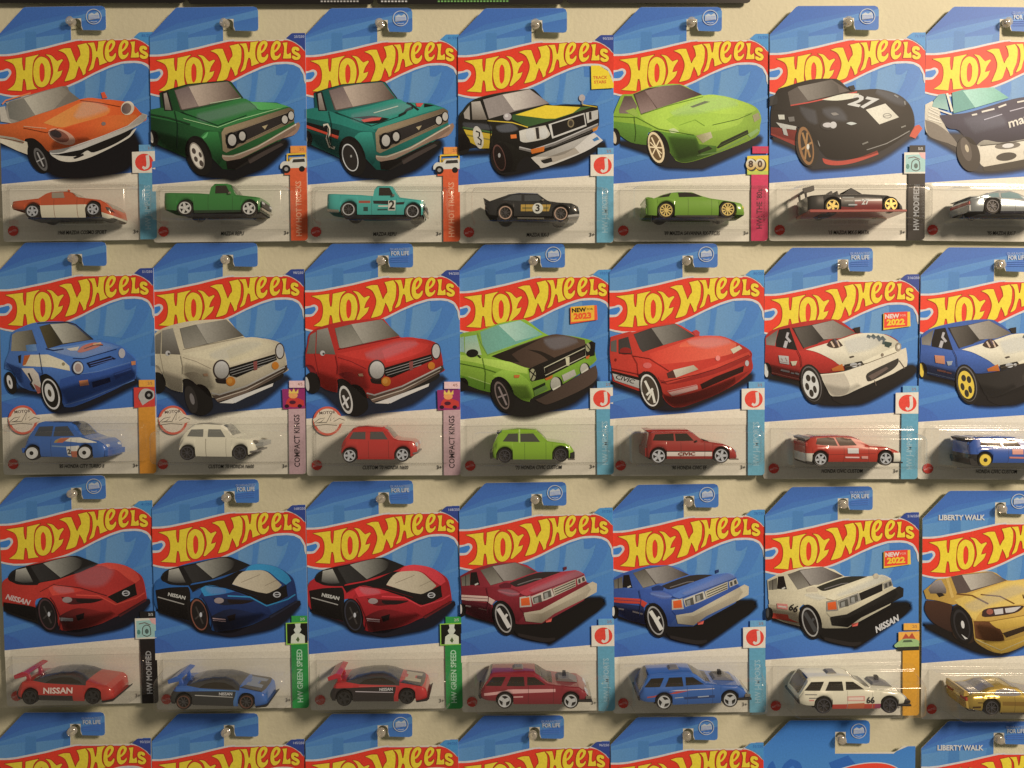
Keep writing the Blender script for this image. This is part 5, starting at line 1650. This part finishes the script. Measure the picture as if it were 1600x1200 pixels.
PICK = dict(rim='white', tumble=.22,
  top='200,215 560,228 680,240 690,160 716,128 735,124 850,124 872,132 900,170 955,252 1090,270 1200,284 1216,312', belt='200,224 690,247 960,270 1200,296 1216,330',
  bot='200,385 340,402 540,432 1000,432 1180,440 1216,415',
  wins=['740,150 846,150 893,235 740,235'],
  parts=[('load_bed', '225,213 668,236 668,242 225,221', -10.2, 10.2, BLK), ('grille', '1212,315 1222,318 1222,380 1212,378', -11, 11, BLK), ('bumper', '1205,392 1226,390 1226,412 1205,412', -12.6, 12.6, CHROME),
         ('headlamp', '1214,322 1226,325 1226,350 1214,350', -11, -6, LAMPM), ('headlamp', '1214,322 1226,325 1226,350 1214,350', 6, 11, LAMPM), ('mirror', '880,228 905,222 905,245 880,248', -14.2, -12.6, CHROME)])
TEALP = dict(PICK, col='44b39c', rim='ring',
  areas=[('535,290 655,290 655,316 535,316', 'b0523c'), ('682,290 850,290 850,330 690,322', '1c1a18'), ('925,308 1012,303 1000,330 925,332', '1c1a18'), ('740,340 842,340 842,354 740,354', 'd8d0b4'), ('730,375 835,372 835,390 730,392', '245a50'), ('585,355 632,355 632,398 585,398', '24463c')],
  decals=[('number_plate', '842,288 917,288 917,392 842,392', 'd8d0b4')], texts=[('2', (880, 340), 125, '17140f', 1.0)],
  parts=PICK['parts'] + [('rear_bumper', '205,375 330,382 330,405 205,400', -13.4, -10, CHROME)])
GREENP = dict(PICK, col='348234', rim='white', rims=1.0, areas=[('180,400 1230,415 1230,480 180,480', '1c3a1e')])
RX3 = dict(col='1e1e1c', rim='copper', rims=1.08, glass=simple_mat('rx3_glass', ink('3c3c38'), rough=.12, coat=.4),
  top='250,302 300,292 400,250 500,210 600,196 800,200 860,250 920,300 1150,315 1210,337 1236,368', belt='250,310 400,296 600,302 920,310 1150,324 1225,365', bot='255,370 300,432 380,442 540,447 960,447 1110,452 1225,445',
  wins=['660,228 798,224 858,290 660,294', '430,284 540,226 630,224 630,292'],
  areas=[('625,330 935,330 918,400 625,400', 'c89c3a'), ('640,358 740,358 740,378 640,378', '8a7430'), ('860,355 915,355 910,380 860,380', '8a7430')], decals=[('number_roundel', circ(800, 370, 55), 'dcd4b8')], texts=[('3', (800, 370), 100, '17140f', 1.05)],
  parts=[('spoiler', '232,254 300,290 300,308 258,304', -11.5, 11.5, BLK), ('headlamp', '1205,345 1235,360 1238,395 1205,390', -11.5, -5, LAMPM), ('headlamp', '1205,345 1235,360 1238,395 1205,390', 5, 11.5, LAMPM), ('air_dam', '1100,440 1200,425 1238,430 1232,452 1110,462', -13, 13, simple_mat('pale_grey', ink('a09684'), rough=.4)),
         ('side_pipe', '590,462 870,466 870,478 590,474', -13.6, -11.8, CHROME), ('mirror', '835,278 862,272 862,294 840,296', -14, -12.4, CHROME)])
FC = dict(col='7ea82e', rim='goldm', rims=1.0,
  top='335,262 420,264 500,225 600,195 680,186 820,190 920,236 1000,262 1200,292 1320,312 1352,345 1362,390', belt='335,270 500,266 920,264 1200,300 1330,330 1360,395', bot='335,432 450,442 640,442 1090,442 1280,434 1362,432',
  wins=['672,202 818,196 918,246 680,250', '455,258 540,216 600,205 575,244'],
  parts=[('spoiler', '330,255 360,248 410,256 410,268 335,272', -12, 12, '6f9a2a'), ('side_skirt', '640,440 1085,440 1080,462 640,458', -13.4, -10, BLK), ('headlamp', '1325,332 1352,346 1358,372 1325,366', -12, -5, simple_mat('amber', ink('c8a838'), rough=.3)), ('headlamp', '1325,332 1352,346 1358,372 1325,366', 5, 12, simple_mat('amber', ink('c8a838'), rough=.3)),
         ('rear_bumper', '328,360 345,360 345,425 332,425', -12, 12, '5f8426')])
ROAD = dict(col='34302a', rim='gold', screen=False, w=13.4,
  top='430,242 460,232 620,222 700,226 790,222 1010,218 1250,230 1340,272 1410,342 1420,378', belt='430,250 620,232 1010,228 1250,240 1340,288 1415,356', bot='430,392 600,402 1200,402 1420,396',
  areas=[('905,295 1190,290 1190,420 905,420', '86302a'), ('760,350 910,360 910,420 760,420', '86302a'), ('905,283 1190,274 1190,290 905,296', 'd0c8b8'), ('780,250 900,250 900,262 780,262', '8a8678'), ('840,325 930,325 930,340 840,340', 'a8a498'), ('800,285 890,285 890,296 800,296', '7a766a')],
  texts=[('27', (1012, 305), 78, 'd8d0bc', 1.0)],
  parts=[('side_sill', '435,382 1440,382 1442,404 435,412', -13.9, 13.9, 'a83a2e'), ('windscreen', '884,148 898,150 1012,214 1000,220', -10, 10, SMOKE), ('quarter_window', '800,218 884,152 975,218', -11.2, -10.5, SMOKE), ('quarter_window', '800,218 884,152 975,218', 10.5, 11.2, SMOKE),
         ('seat', '640,225 685,176 700,178 706,226', -9, -2, BLK), ('seat', '640,225 685,176 700,178 706,226', 2, 9, BLK), ('roll_hoop', '735,224 745,176 756,176 768,222', -9, 9, BLK),
         ('rear_wing', '368,205 380,180 482,140 486,156 395,200', -13, 13, BLK), ('wing_post', '422,180 445,180 450,250 435,250', -7, -5.5, BLK), ('wing_post', '422,180 445,180 450,250 435,250', 5.5, 7, BLK), ('wing_endplate', '366,165 486,132 490,185 450,200 375,215', -13.4, -12.6, BLK),
         ('headlamp', '1325,275 1350,285 1372,310 1345,305', -12, -7.5, LAMPM), ('headlamp', '1325,275 1350,285 1372,310 1345,305', 7.5, 12, LAMPM)])
FD = dict(col='a8a494', rim='dark', metal=.55, rough=.25, glass=simple_mat('teal_window', ink('6a8078'), rough=.12, coat=.5),
  top='935,335 960,304 1000,294 1080,292 1180,240 1330,206 1480,210 1560,240 1650,302 1900,342 2100,402 2150,442', belt='935,345 1080,308 1330,312 1600,332 1900,352 2120,424 2150,450', bot='935,482 1050,482 1330,502 1900,502 2150,484',
  areas=[('700,475 2200,475 2200,560 700,560', '35323a')], wins=['1330,252 1440,232 1540,252 1598,320 1330,308', '1130,300 1200,255 1300,242 1300,300'],
  parts=[('spoiler', '920,300 950,285 1040,282 1040,296 960,302', -12.4, 12.4, '8a887a'), ('tail_lamp', '928,350 946,345 946,385 928,390', -12, 12, TAILM), ('rear_bumper', '922,400 950,395 950,478 926,470', -12.8, 12.8, '8a8678')])
CITYC = dict(col='3f74b8', rim='dish', tumble=.24, w=13.2, glass=simple_mat('city_glass', ink('3a3c3c'), rough=.12, coat=.4),
  top='225,475 258,425 300,330 345,235 370,208 400,200 700,205 755,232 830,330 930,375 1020,388 1075,425 1105,470', belt='228,480 290,388 520,372 830,368 930,388 1020,400 1075,440 1103,480', bot='240,522 270,562 410,558 800,566 960,572 1105,560',
  wins=['352,342 392,246 540,240 532,346', '552,346 562,246 690,240 768,340'],
  areas=[('625,362 830,356 1005,405 1005,428 840,412 600,412', 'd8ccb0'), ('625,364 725,360 650,412 585,412', 'c8683c'), ('575,385 622,364 590,412 560,412', 'a88a48'), ('540,440 700,448 700,462 540,452', '9ab8d0'), ('690,452 820,442 800,580 700,545', 'cfc4ac'), ('735,500 800,500 790,580 735,560', 'c46a48')],
  texts=[('2', (722, 505), 70, '2a2420', 1.0)],
  parts=[('headlamp', '1070,425 1092,440 1100,465 1078,468', -10, -6, LAMPM), ('headlamp', '1070,425 1092,440 1100,465 1078,468', 6, 10, LAMPM), ('bumper', '1085,492 1122,492 1120,548 1085,556', -12.6, 12.6, '3a6cae'), ('rear_bumper', '214,470 240,465 240,520 222,520', -12.4, 12.4, '2e5ea0')])
NCAR = dict(rim='five', rims=1.0, tumble=.2, w=12.6, glass=SMOKE,
  top='340,420 370,330 440,232 475,200 510,186 600,179 790,186 840,216 900,292 950,316 1090,326 1130,346 1142,398', belt='343,412 400,334 640,328 900,322 1090,338 1136,368 1142,404', bot='345,462 380,512 510,516 900,516 1060,502 1140,462',
  wins=['440,306 480,236 608,231 608,310', '656,310 660,231 788,231 840,310'])
NRED = dict(NCAR, col='cc3028', parts=[('headlamp', '1118,345 1145,350 1150,385 1122,388', -11, -6.5, LAMPM), ('headlamp', '1118,345 1145,350 1150,385 1122,388', 6.5, 11, LAMPM), ('bumper', '1095,450 1155,440 1158,456 1098,468', -12, 12, GREYP), ('rear_bumper', '328,445 350,442 352,462 332,464', -11.4, 11.4, CHROME), ('side_skirt', '515,510 905,510 905,522 515,522', -12.4, -10, 'a82822')])
NWHITE = dict(NCAR, col='dcceaa', rim='dark', rims=1.12, areas=[('630,330 640,330 640,520 632,520', 'b0a282')], glass=simple_mat('grey_window', ink('6a6658'), rough=.15, coat=.4),
  parts=[('headlamp', '1125,340 1175,345 1178,368 1128,372', -11, -6.5, CHROME), ('headlamp', '1125,340 1175,345 1178,368 1128,372', 6.5, 11, CHROME), ('grille', '1135,352 1228,362 1222,408 1138,405', -9, 9, simple_mat('dull_silver', ink('a8a08c'), rough=.35, metal=.5)), ('bumper', '1090,452 1170,445 1172,462 1095,472', -12, 12, GREYP)])
C75 = dict(col='8fb820', rim='dark', tumble=.2, w=13.0,
  top='320,432 342,350 390,254 430,217 600,206 790,213 850,262 910,327 1090,352 1150,382 1182,432', belt='322,420 380,349 620,348 910,340 1090,362 1160,404 1180,440', bot='325,502 360,516 540,522 950,522 1130,516 1182,500',
  wins=['440,332 500,252 600,249 600,336', '625,252 760,249 828,336 625,336'], glass=simple_mat('olive_window', ink('3e3c30'), rough=.12, coat=.4),
  areas=[('608,206 622,206 622,345 608,345', 'b8cc70')],
  parts=[('spoiler', '372,242 432,232 432,250 392,266', -10, 10, BLK), ('front_bumper', '1140,452 1188,440 1188,508 1145,514', -12.8, 12.8, BLK), ('rear_bumper', '300,448 330,445 330,512 304,515', -12.4, 12.4, BLK), ('air_dam', '1120,508 1190,512 1190,526 1120,528', -12.6, 12.6, CHROME), ('exhaust', '296,478 315,478 315,512 300,512', -9, -6.5, CHROME)])
C90 = dict(col='a82a22', rim='five', rims=1.06,
  top='395,402 420,300 432,240 465,217 850,217 900,246 1000,326 1200,356 1290,392 1340,432 1352,470', belt='395,398 460,338 700,338 1000,338 1200,366 1300,408 1350,475', bot='392,496 450,512 610,516 1090,516 1260,516 1352,514',
  wins=['470,322 500,260 690,250 690,326', '706,252 830,250 898,324 712,328'],
  areas=[('612,440 1085,440 1085,486 612,486', 'd8c4ac'), ('612,430 1085,430 1085,440 612,440', '3a1814')], texts=[('CIVIC', (820, 463), 48, '8a3a2c', 1.5)],
  parts=[('spoiler', '400,216 466,212 466,236 430,244', -10.4, 10.4, 'a82a22'), ('headlamp', '1290,396 1345,424 1350,448 1300,430', -11.6, -5, LAMPM), ('headlamp', '1290,396 1345,424 1350,448 1300,430', 5, 11.6, LAMPM), ('front_lip', '1270,512 1365,512 1366,524 1270,524', -13.2, 13.2, CHROME), ('rear_bumper', '384,402 402,400 402,492 386,495', -12.6, 12.6, '8f221c'), ('mirror', '905,325 930,318 932,336 908,340', -14, -12.4, BLK)])
CUST = dict(tumble=.3,
  top='462,442 472,345 510,300 580,283 800,276 960,284 1040,314 1130,378 1300,388 1390,418 1460,452 1468,500', belt='463,432 580,380 800,386 1130,384 1300,396 1400,430 1465,460 1468,506', bot='465,546 520,552 690,547 1190,547 1380,552 1468,547',
  wins=['572,362 592,302 760,287 798,378 680,374', '782,292 930,292 998,372 822,377'],)
CRED = dict(CUST, col='c8321f', rim='five', rims=.98, glass=simple_mat('brown_window', ink('4e3a2c'), rough=.15, coat=.4), areas=[('340,460 552,455 530,580 340,580', 'd8ccb0'), ('1370,450 1500,450 1500,580 1385,570', 'e0d4b4'), ('530,470 1190,455 1190,462 530,478', '9a2418')],
  decals=[('side_panel', '898,402 1012,402 1012,456 898,456', 'cfc6b6')],
  parts=[('spoiler', '452,302 512,286 522,302 468,328', -11, 11, GREYP), ('headlamp', '1375,418 1420,432 1420,448 1385,446', -12, -6, BLK), ('headlamp', '1375,418 1420,432 1420,448 1385,446', 6, 12, BLK), ('front_lip', '1360,545 1475,545 1476,560 1360,560', -13.4, 13.4, BLK), ('side_lettering', '870,490 1020,492 1020,508 870,506', -13.75, -12, 'd0a898'), ('side_lettering', '1040,485 1110,485 1110,515 1040,512', -13.75, -12, 'c88a78'), ('rear_diffuser', '468,540 550,545 550,580 480,570', -12.5, 12.5, BLK), ('tail_lamp', '464,350 478,340 480,385 466,390', -12, 12, TAILM)])
CBLUE = dict(CUST, col='3a68b4', rim='yellow', glass=simple_mat('brown_window', ink('4e3a2c'), rough=.15, coat=.4), areas=[('340,460 552,455 530,580 340,580', '1e1c1c'), ('1370,450 1500,450 1500,580 1385,570', '1e1c1c')],
  decals=[('side_panel', '898,402 1012,402 1012,456 898,456', 'd8907a')],
  parts=[('spoiler', '446,298 512,286 522,304 468,328', -11, 11, BLK), ('rear_hatch', '462,340 478,328 482,420 464,430', -9.5, 9.5, '35629c'), ('rear_diffuser', '450,500 550,505 550,585 470,570', -12.8, 12.8, BLK), ('side_lettering', '865,480 1020,484 1020,504 865,500', -13.75, -12, 'c87868'), ('front_lip', '1360,545 1475,545 1476,560 1360,560', -13.4, 13.4, BLK)])
RACE = dict(tumble=.42, screen=False,
  top='225,500 262,440 300,388 400,375 500,338 650,314 780,310 880,330 960,370 1050,386 1180,406 1232,440 1248,490', belt='228,505 300,398 540,404 920,412 1000,414 1190,427 1238,460 1248,496', bot='225,560 300,576 480,582 920,582 1150,576 1248,552',
  wins=['540,394 600,356 700,338 800,340 890,370 925,396'])
RWING = lambda h: [('rear_wing', '215,338 300,290 355,302 348,318 300,310 225,350', -12.8, 12.8, h), ('wing_post', '292,312 318,312 345,385 300,388', -8, -6.4, h), ('wing_post', '292,312 318,312 345,385 300,388', 6.4, 8, h), ('wing_endplate', '212,322 300,282 358,294 350,326 220,362', -13.2, -12.4, h),
   ('front_splitter', '1130,572 1250,552 1275,532 1275,548 1250,572 1140,588', -13.4, 13.4, BLK), ('rear_diffuser', '232,510 262,455 285,575 250,572', -12.6, 12.6, BLK), ('tail_lamp', '272,415 288,402 292,422 276,432', -12.2, 12.2, TAILM)]
ROOF = [('395,200 640,200 640,402 540,398 395,374', '34312c'), ('640,200 960,200 965,412 640,402', '34312c')]
RBLACK = dict(RACE, col='cc2a2a', rim='black', rims=1.05, areas=ROOF + [('200,440 930,416 905,620 200,620', '241c1a'), ('950,380 1215,424 1200,402 1000,376', '2a2420'), ('905,520 935,430 960,420 925,600 900,600', 'cc2a2a'), ('540,412 930,412 930,420 540,420', 'd05a50')], texts=[('NISSAN', (825, 447), 40, 'd8d0c0', 1.05)],
  parts=RWING('c83038') + [('side_lettering', '500,466 900,476 900,484 500,476', -13.75, -12, 'b8a8a0'), ('bonnet_panel', '1010,381 1180,406 1180,401 1010,374', -8, 8, 'a89878')])
RBLUE = dict(RACE, col='3f70b0', rim='bronze', rims=1.05, areas=ROOF + [('200,440 930,416 905,620 200,620', '2c2c28'), ('950,380 1215,424 1200,402 1000,376', '2a2420'), ('905,520 935,430 960,420 925,600 900,600', '4a7aa8'), ('540,412 930,412 930,420 540,420', '5a88a8')], texts=[('NISSAN', (825, 447), 40, 'd8d0c0', 1.05)],
  parts=RWING('3f68a8') + [('side_lettering', '500,466 900,476 900,484 500,476', -13.75, -12, 'a8a090'), ('bonnet_panel', '1010,381 1180,406 1180,401 1010,374', -8, 8, '7a8088')])
RRED = dict(RACE, col='c83428', rim='black', rims=1.05, areas=ROOF + [('470,520 830,520 830,620 470,620', '241c1a')], texts=[('NISSAN', (680, 470), 84, 'e8c8b0', 1.1)], parts=RWING('c0303c'))
WAG = dict(rim='three', rims=1.0, tumble=.2,
  top='380,560 400,512 440,440 490,362 520,350 860,338 960,343 1010,370 1100,432 1200,452 1430,468 1500,520 1526,566', belt='384,560 440,470 660,470 1100,462 1200,466 1430,482 1505,534 1526,572', bot='390,602 470,622 560,628 750,660 1240,656 1430,622 1526,600',
  wins=['447,464 522,378 658,374 610,464', '667,464 712,374 848,372 858,464', '886,456 886,374 964,375 1076,450'],)
WPARTS = lambda b: [('engine', '1190,450 1215,420 1330,415 1420,462', -6, 6, GREYP), ('intake_stack', '1265,420 1265,372 1300,372 1305,420', -1.6, 1.6, BLK), ('roof_scoop', '720,345 750,318 830,318 850,342', -3.5, 3.5, GREYP), ('front_splitter', '1420,598 1566,604 1568,626 1420,626', -13.6, 13.6, BLK),
   ('headlamp', '1490,508 1524,535 1530,562 1495,550', -12, -5, LAMPM), ('headlamp', '1490,508 1524,535 1530,562 1495,550', 5, 12, LAMPM), ('bumper', '1498,562 1560,566 1560,592 1500,598', -13.2, 13.2, b), ('rear_bumper', '366,560 392,556 400,602 380,600', -13, 13, BLK)]
WWHITE = dict(WAG, col='e0d2ac', rim='dark', rims=1.12, areas=[('735,606 1245,598 1245,700 735,700', 'd04430'), ('905,600 1075,590 1075,650 905,660', 'd8683c'), ('1185,600 1260,600 1260,700 1185,700', 'a8405a'), ('890,520 1078,515 1078,570 890,570', 'dc9a84'), ('905,532 1062,528 1062,558 905,558', 'e0c4a8'), ('450,498 575,498 575,508 450,508', '6a6458'), ('490,535 590,535 590,545 490,545', '6a6458'), ('490,555 545,555 545,572 490,572', 'd8907a')],
  texts=[('66', (1136, 562), 92, '2a2622', .95)], parts=WPARTS(BLK))
WRED = dict(WAG, col='94202a', areas=[('430,540 640,512 640,545 430,568', 'd0988a'), ('640,512 680,498 1180,490 1180,520 640,545', 'd0988a'), ('740,570 840,566 840,580 740,584', 'd0988a')], parts=WPARTS(CHROME))
WBLUE = dict(WAG, col='3a72b8', areas=[('470,560 700,535 700,552 470,575', 'c04a3c'), ('700,535 780,512 1180,500 1180,524 780,536 700,552', 'c04a3c'), ('700,508 780,500 1180,492 1180,499 780,507', 'd0c0b0'), ('760,576 850,570 850,580 760,586', 'b8c0c0'), ('860,575 1180,560 1180,590 860,600', '24406e')],
  texts=[], parts=WPARTS(CHROME) + [('side_lettering', '1000,570 1120,564 1120,578 1000,584', -13.75, -12, 'b8c0c8')])
S15 = dict(col='c8a03c', rim='dark', metal=.5, rough=.28, glass=simple_mat('s15_glass', ink('7a7066'), rough=.12, coat=.5),
  top='880,690 905,640 960,600 1080,595 1200,545 1400,524 1560,544 1650,602 1900,652 2080,712 2145,780', belt='882,695 960,640 1230,632 1600,626 1900,670 2100,735 2143,788', bot='905,790 1060,812 1330,842 1900,842 2145,822',
  areas=[('1330,690 2000,700 2000,760 1330,740', 'a87c2c'), ('960,755 1060,750 1060,775 960,780', '5a3a18'), ('1020,700 1080,700 1080,712 1020,712', '6a4418')],
  wins=['1232,592 1280,553 1400,537 1500,547 1578,612 1500,624 1255,622'],
  parts=[('spoiler', '850,640 860,560 905,570 930,625', -12, 12, 'c4983c'), ('tail_lamp', '872,655 900,645 905,685 878,690', -12.4, -5, TAILM), ('tail_lamp', '872,655 900,645 905,685 878,690', 5, 12.4, TAILM), ('rear_bumper', '868,695 900,690 915,790 880,775', -13, 13, 'b8923a'), ('rear_diffuser', '890,785 1000,800 1000,825 905,812', -12.5, 12.5, BLK), ('side_skirt', '1320,835 1900,838 1900,856 1320,852', -13.5, -10, BLK)])

GRP = 'die-cast toy cars sealed in clear blisters'
FLEET = [
 # spec, zoom, traced wheels, tyre radius, region of this copy, its zoom, its wheels, name, label
 (COSMO, Z6, [(335, 400), (965, 378)], 78, (0, 270), Z6, [(335, 400), (965, 378)], 'toy_coupe', 'orange over white low toy coupe with silver wheels in clear blister'),
 (GREENP, Z6, [(430, 380), (1095, 400)], 80, (240, 270), Z6, [(325, 365), (993, 370)], 'toy_pickup', 'plain green toy pickup truck with white wheels in clear blister'),
 (TEALP, Z6, [(430, 380), (1095, 400)], 80, (480, 270), Z6, [(430, 380), (1095, 400)], 'toy_pickup', 'teal toy pickup truck numbered 2 with dark wheels in clear blister'),
 (RX3, Z6, [(465, 415), (1040, 425)], 80, (720, 270), Z6, [(465, 415), (1040, 425)], 'toy_coupe', 'black fastback toy coupe with yellow door panel numbered 3'),
 (FC, Z6, [(540, 390), (1180, 380)], 84, (960, 270), Z6, [(540, 390), (1180, 380)], 'toy_coupe', 'light green toy sports coupe with gold mesh wheels'),
 (ROAD, Z6, [(675, 345), (1280, 330)], 82, (1200, 270), Z6, [(675, 345), (1280, 330)], 'toy_roadster', 'black and red open toy roadster numbered 27 with rear wing'),
 (FD, 8, [(1210, 415), (2005, 415)], 98, (1400, 270), 8, [(1210, 415), (2005, 415)], 'toy_coupe', 'silver toy sports coupe with teal windows and dark wheels'),
 (CITYC, Z6, [(330, 520), (880, 515)], 76, (0, 630), Z6, [(330, 520), (880, 515)], 'toy_hatchback', 'blue boxy toy hatchback with white and orange flashes and white wheels'),
 (NWHITE, Z6, [(440, 480), (990, 470)], 76, (240, 640), Z6, [(348, 452), (893, 448)], 'toy_hatchback', 'white round-backed toy hatchback with dark wheels in clear blister'),
 (NRED, Z6, [(440, 480), (990, 470)], 76, (480, 640), Z6, [(440, 480), (990, 470)], 'toy_hatchback', 'plain red round-backed toy hatchback with silver wheels'),
 (C75, Z6, [(455, 480), (1040, 470)], 78, (720, 640), Z6, [(455, 480), (1040, 470)], 'toy_hatchback', 'lime green toy hatchback with dark wheels and black bumpers'),
 (C90, Z6, [(525, 485), (1180, 480)], 80, (950, 640), Z6, [(525, 485), (1180, 480)], 'toy_hatchback', 'dark red toy hatchback with a white stripe along its sill'),
 (CRED, Z6, [(615, 515), (1295, 510)], 76, (1190, 640), Z6, [(615, 515), (1295, 510)], 'toy_coupe', 'red toy coupe with white bumpers and silver wheels'),
 (CBLUE, Z6, [(615, 515), (1295, 510)], 76, (1400, 640), 8, [(1115, 630), (1931, 624)], 'toy_coupe', 'blue toy coupe with yellow wheels and black rear bumper'),
 (RRED, Z6, [(380, 545), (1040, 525)], 82, (0, 1010), Z6, [(310, 530), (960, 525)], 'toy_racing_car', 'red toy racing car with black roof and large white side lettering'),
 (RBLUE, Z6, [(380, 545), (1040, 525)], 82, (240, 1010), Z6, [(315, 580), (958, 580)], 'toy_racing_car', 'blue and black toy racing car with bronze wheels and rear wing'),
 (RBLACK, Z6, [(380, 545), (1040, 525)], 82, (480, 1010), Z6, [(380, 545), (1040, 525)], 'toy_racing_car', 'red toy racing car with black lower sides and rear wing'),
 (WRED, Z6, [(645, 620), (1340, 615)], 84, (720, 1010), Z6, [(460, 570), (1140, 570)], 'toy_station_wagon', 'maroon toy station wagon with pale side stripe'),
 (WBLUE, Z6, [(645, 620), (1340, 615)], 84, (950, 1010), Z6, [(585, 580), (1270, 555)], 'toy_station_wagon', 'blue toy station wagon with red side stripe'),
 (WWHITE, Z6, [(645, 620), (1340, 615)], 86, (1190, 1010), Z6, [(645, 620), (1340, 615)], 'toy_station_wagon', 'white toy station wagon numbered 66 with red sill'),
 (S15, 8, [(1195, 770), (2010, 770)], 102, (1400, 1010), 8, [(1195, 770), (2010, 770)], 'toy_coupe', 'gold metallic toy coupe with dark wheels and rear spoiler'),
]
for sp, zm, wt, rad, reg, z2, w2, nm_, lab in FLEET:
    Car(sp, zm, wt, rad).build(nm_, (lab, 'toy car', GRP), wheels_px(reg, z2, w2))
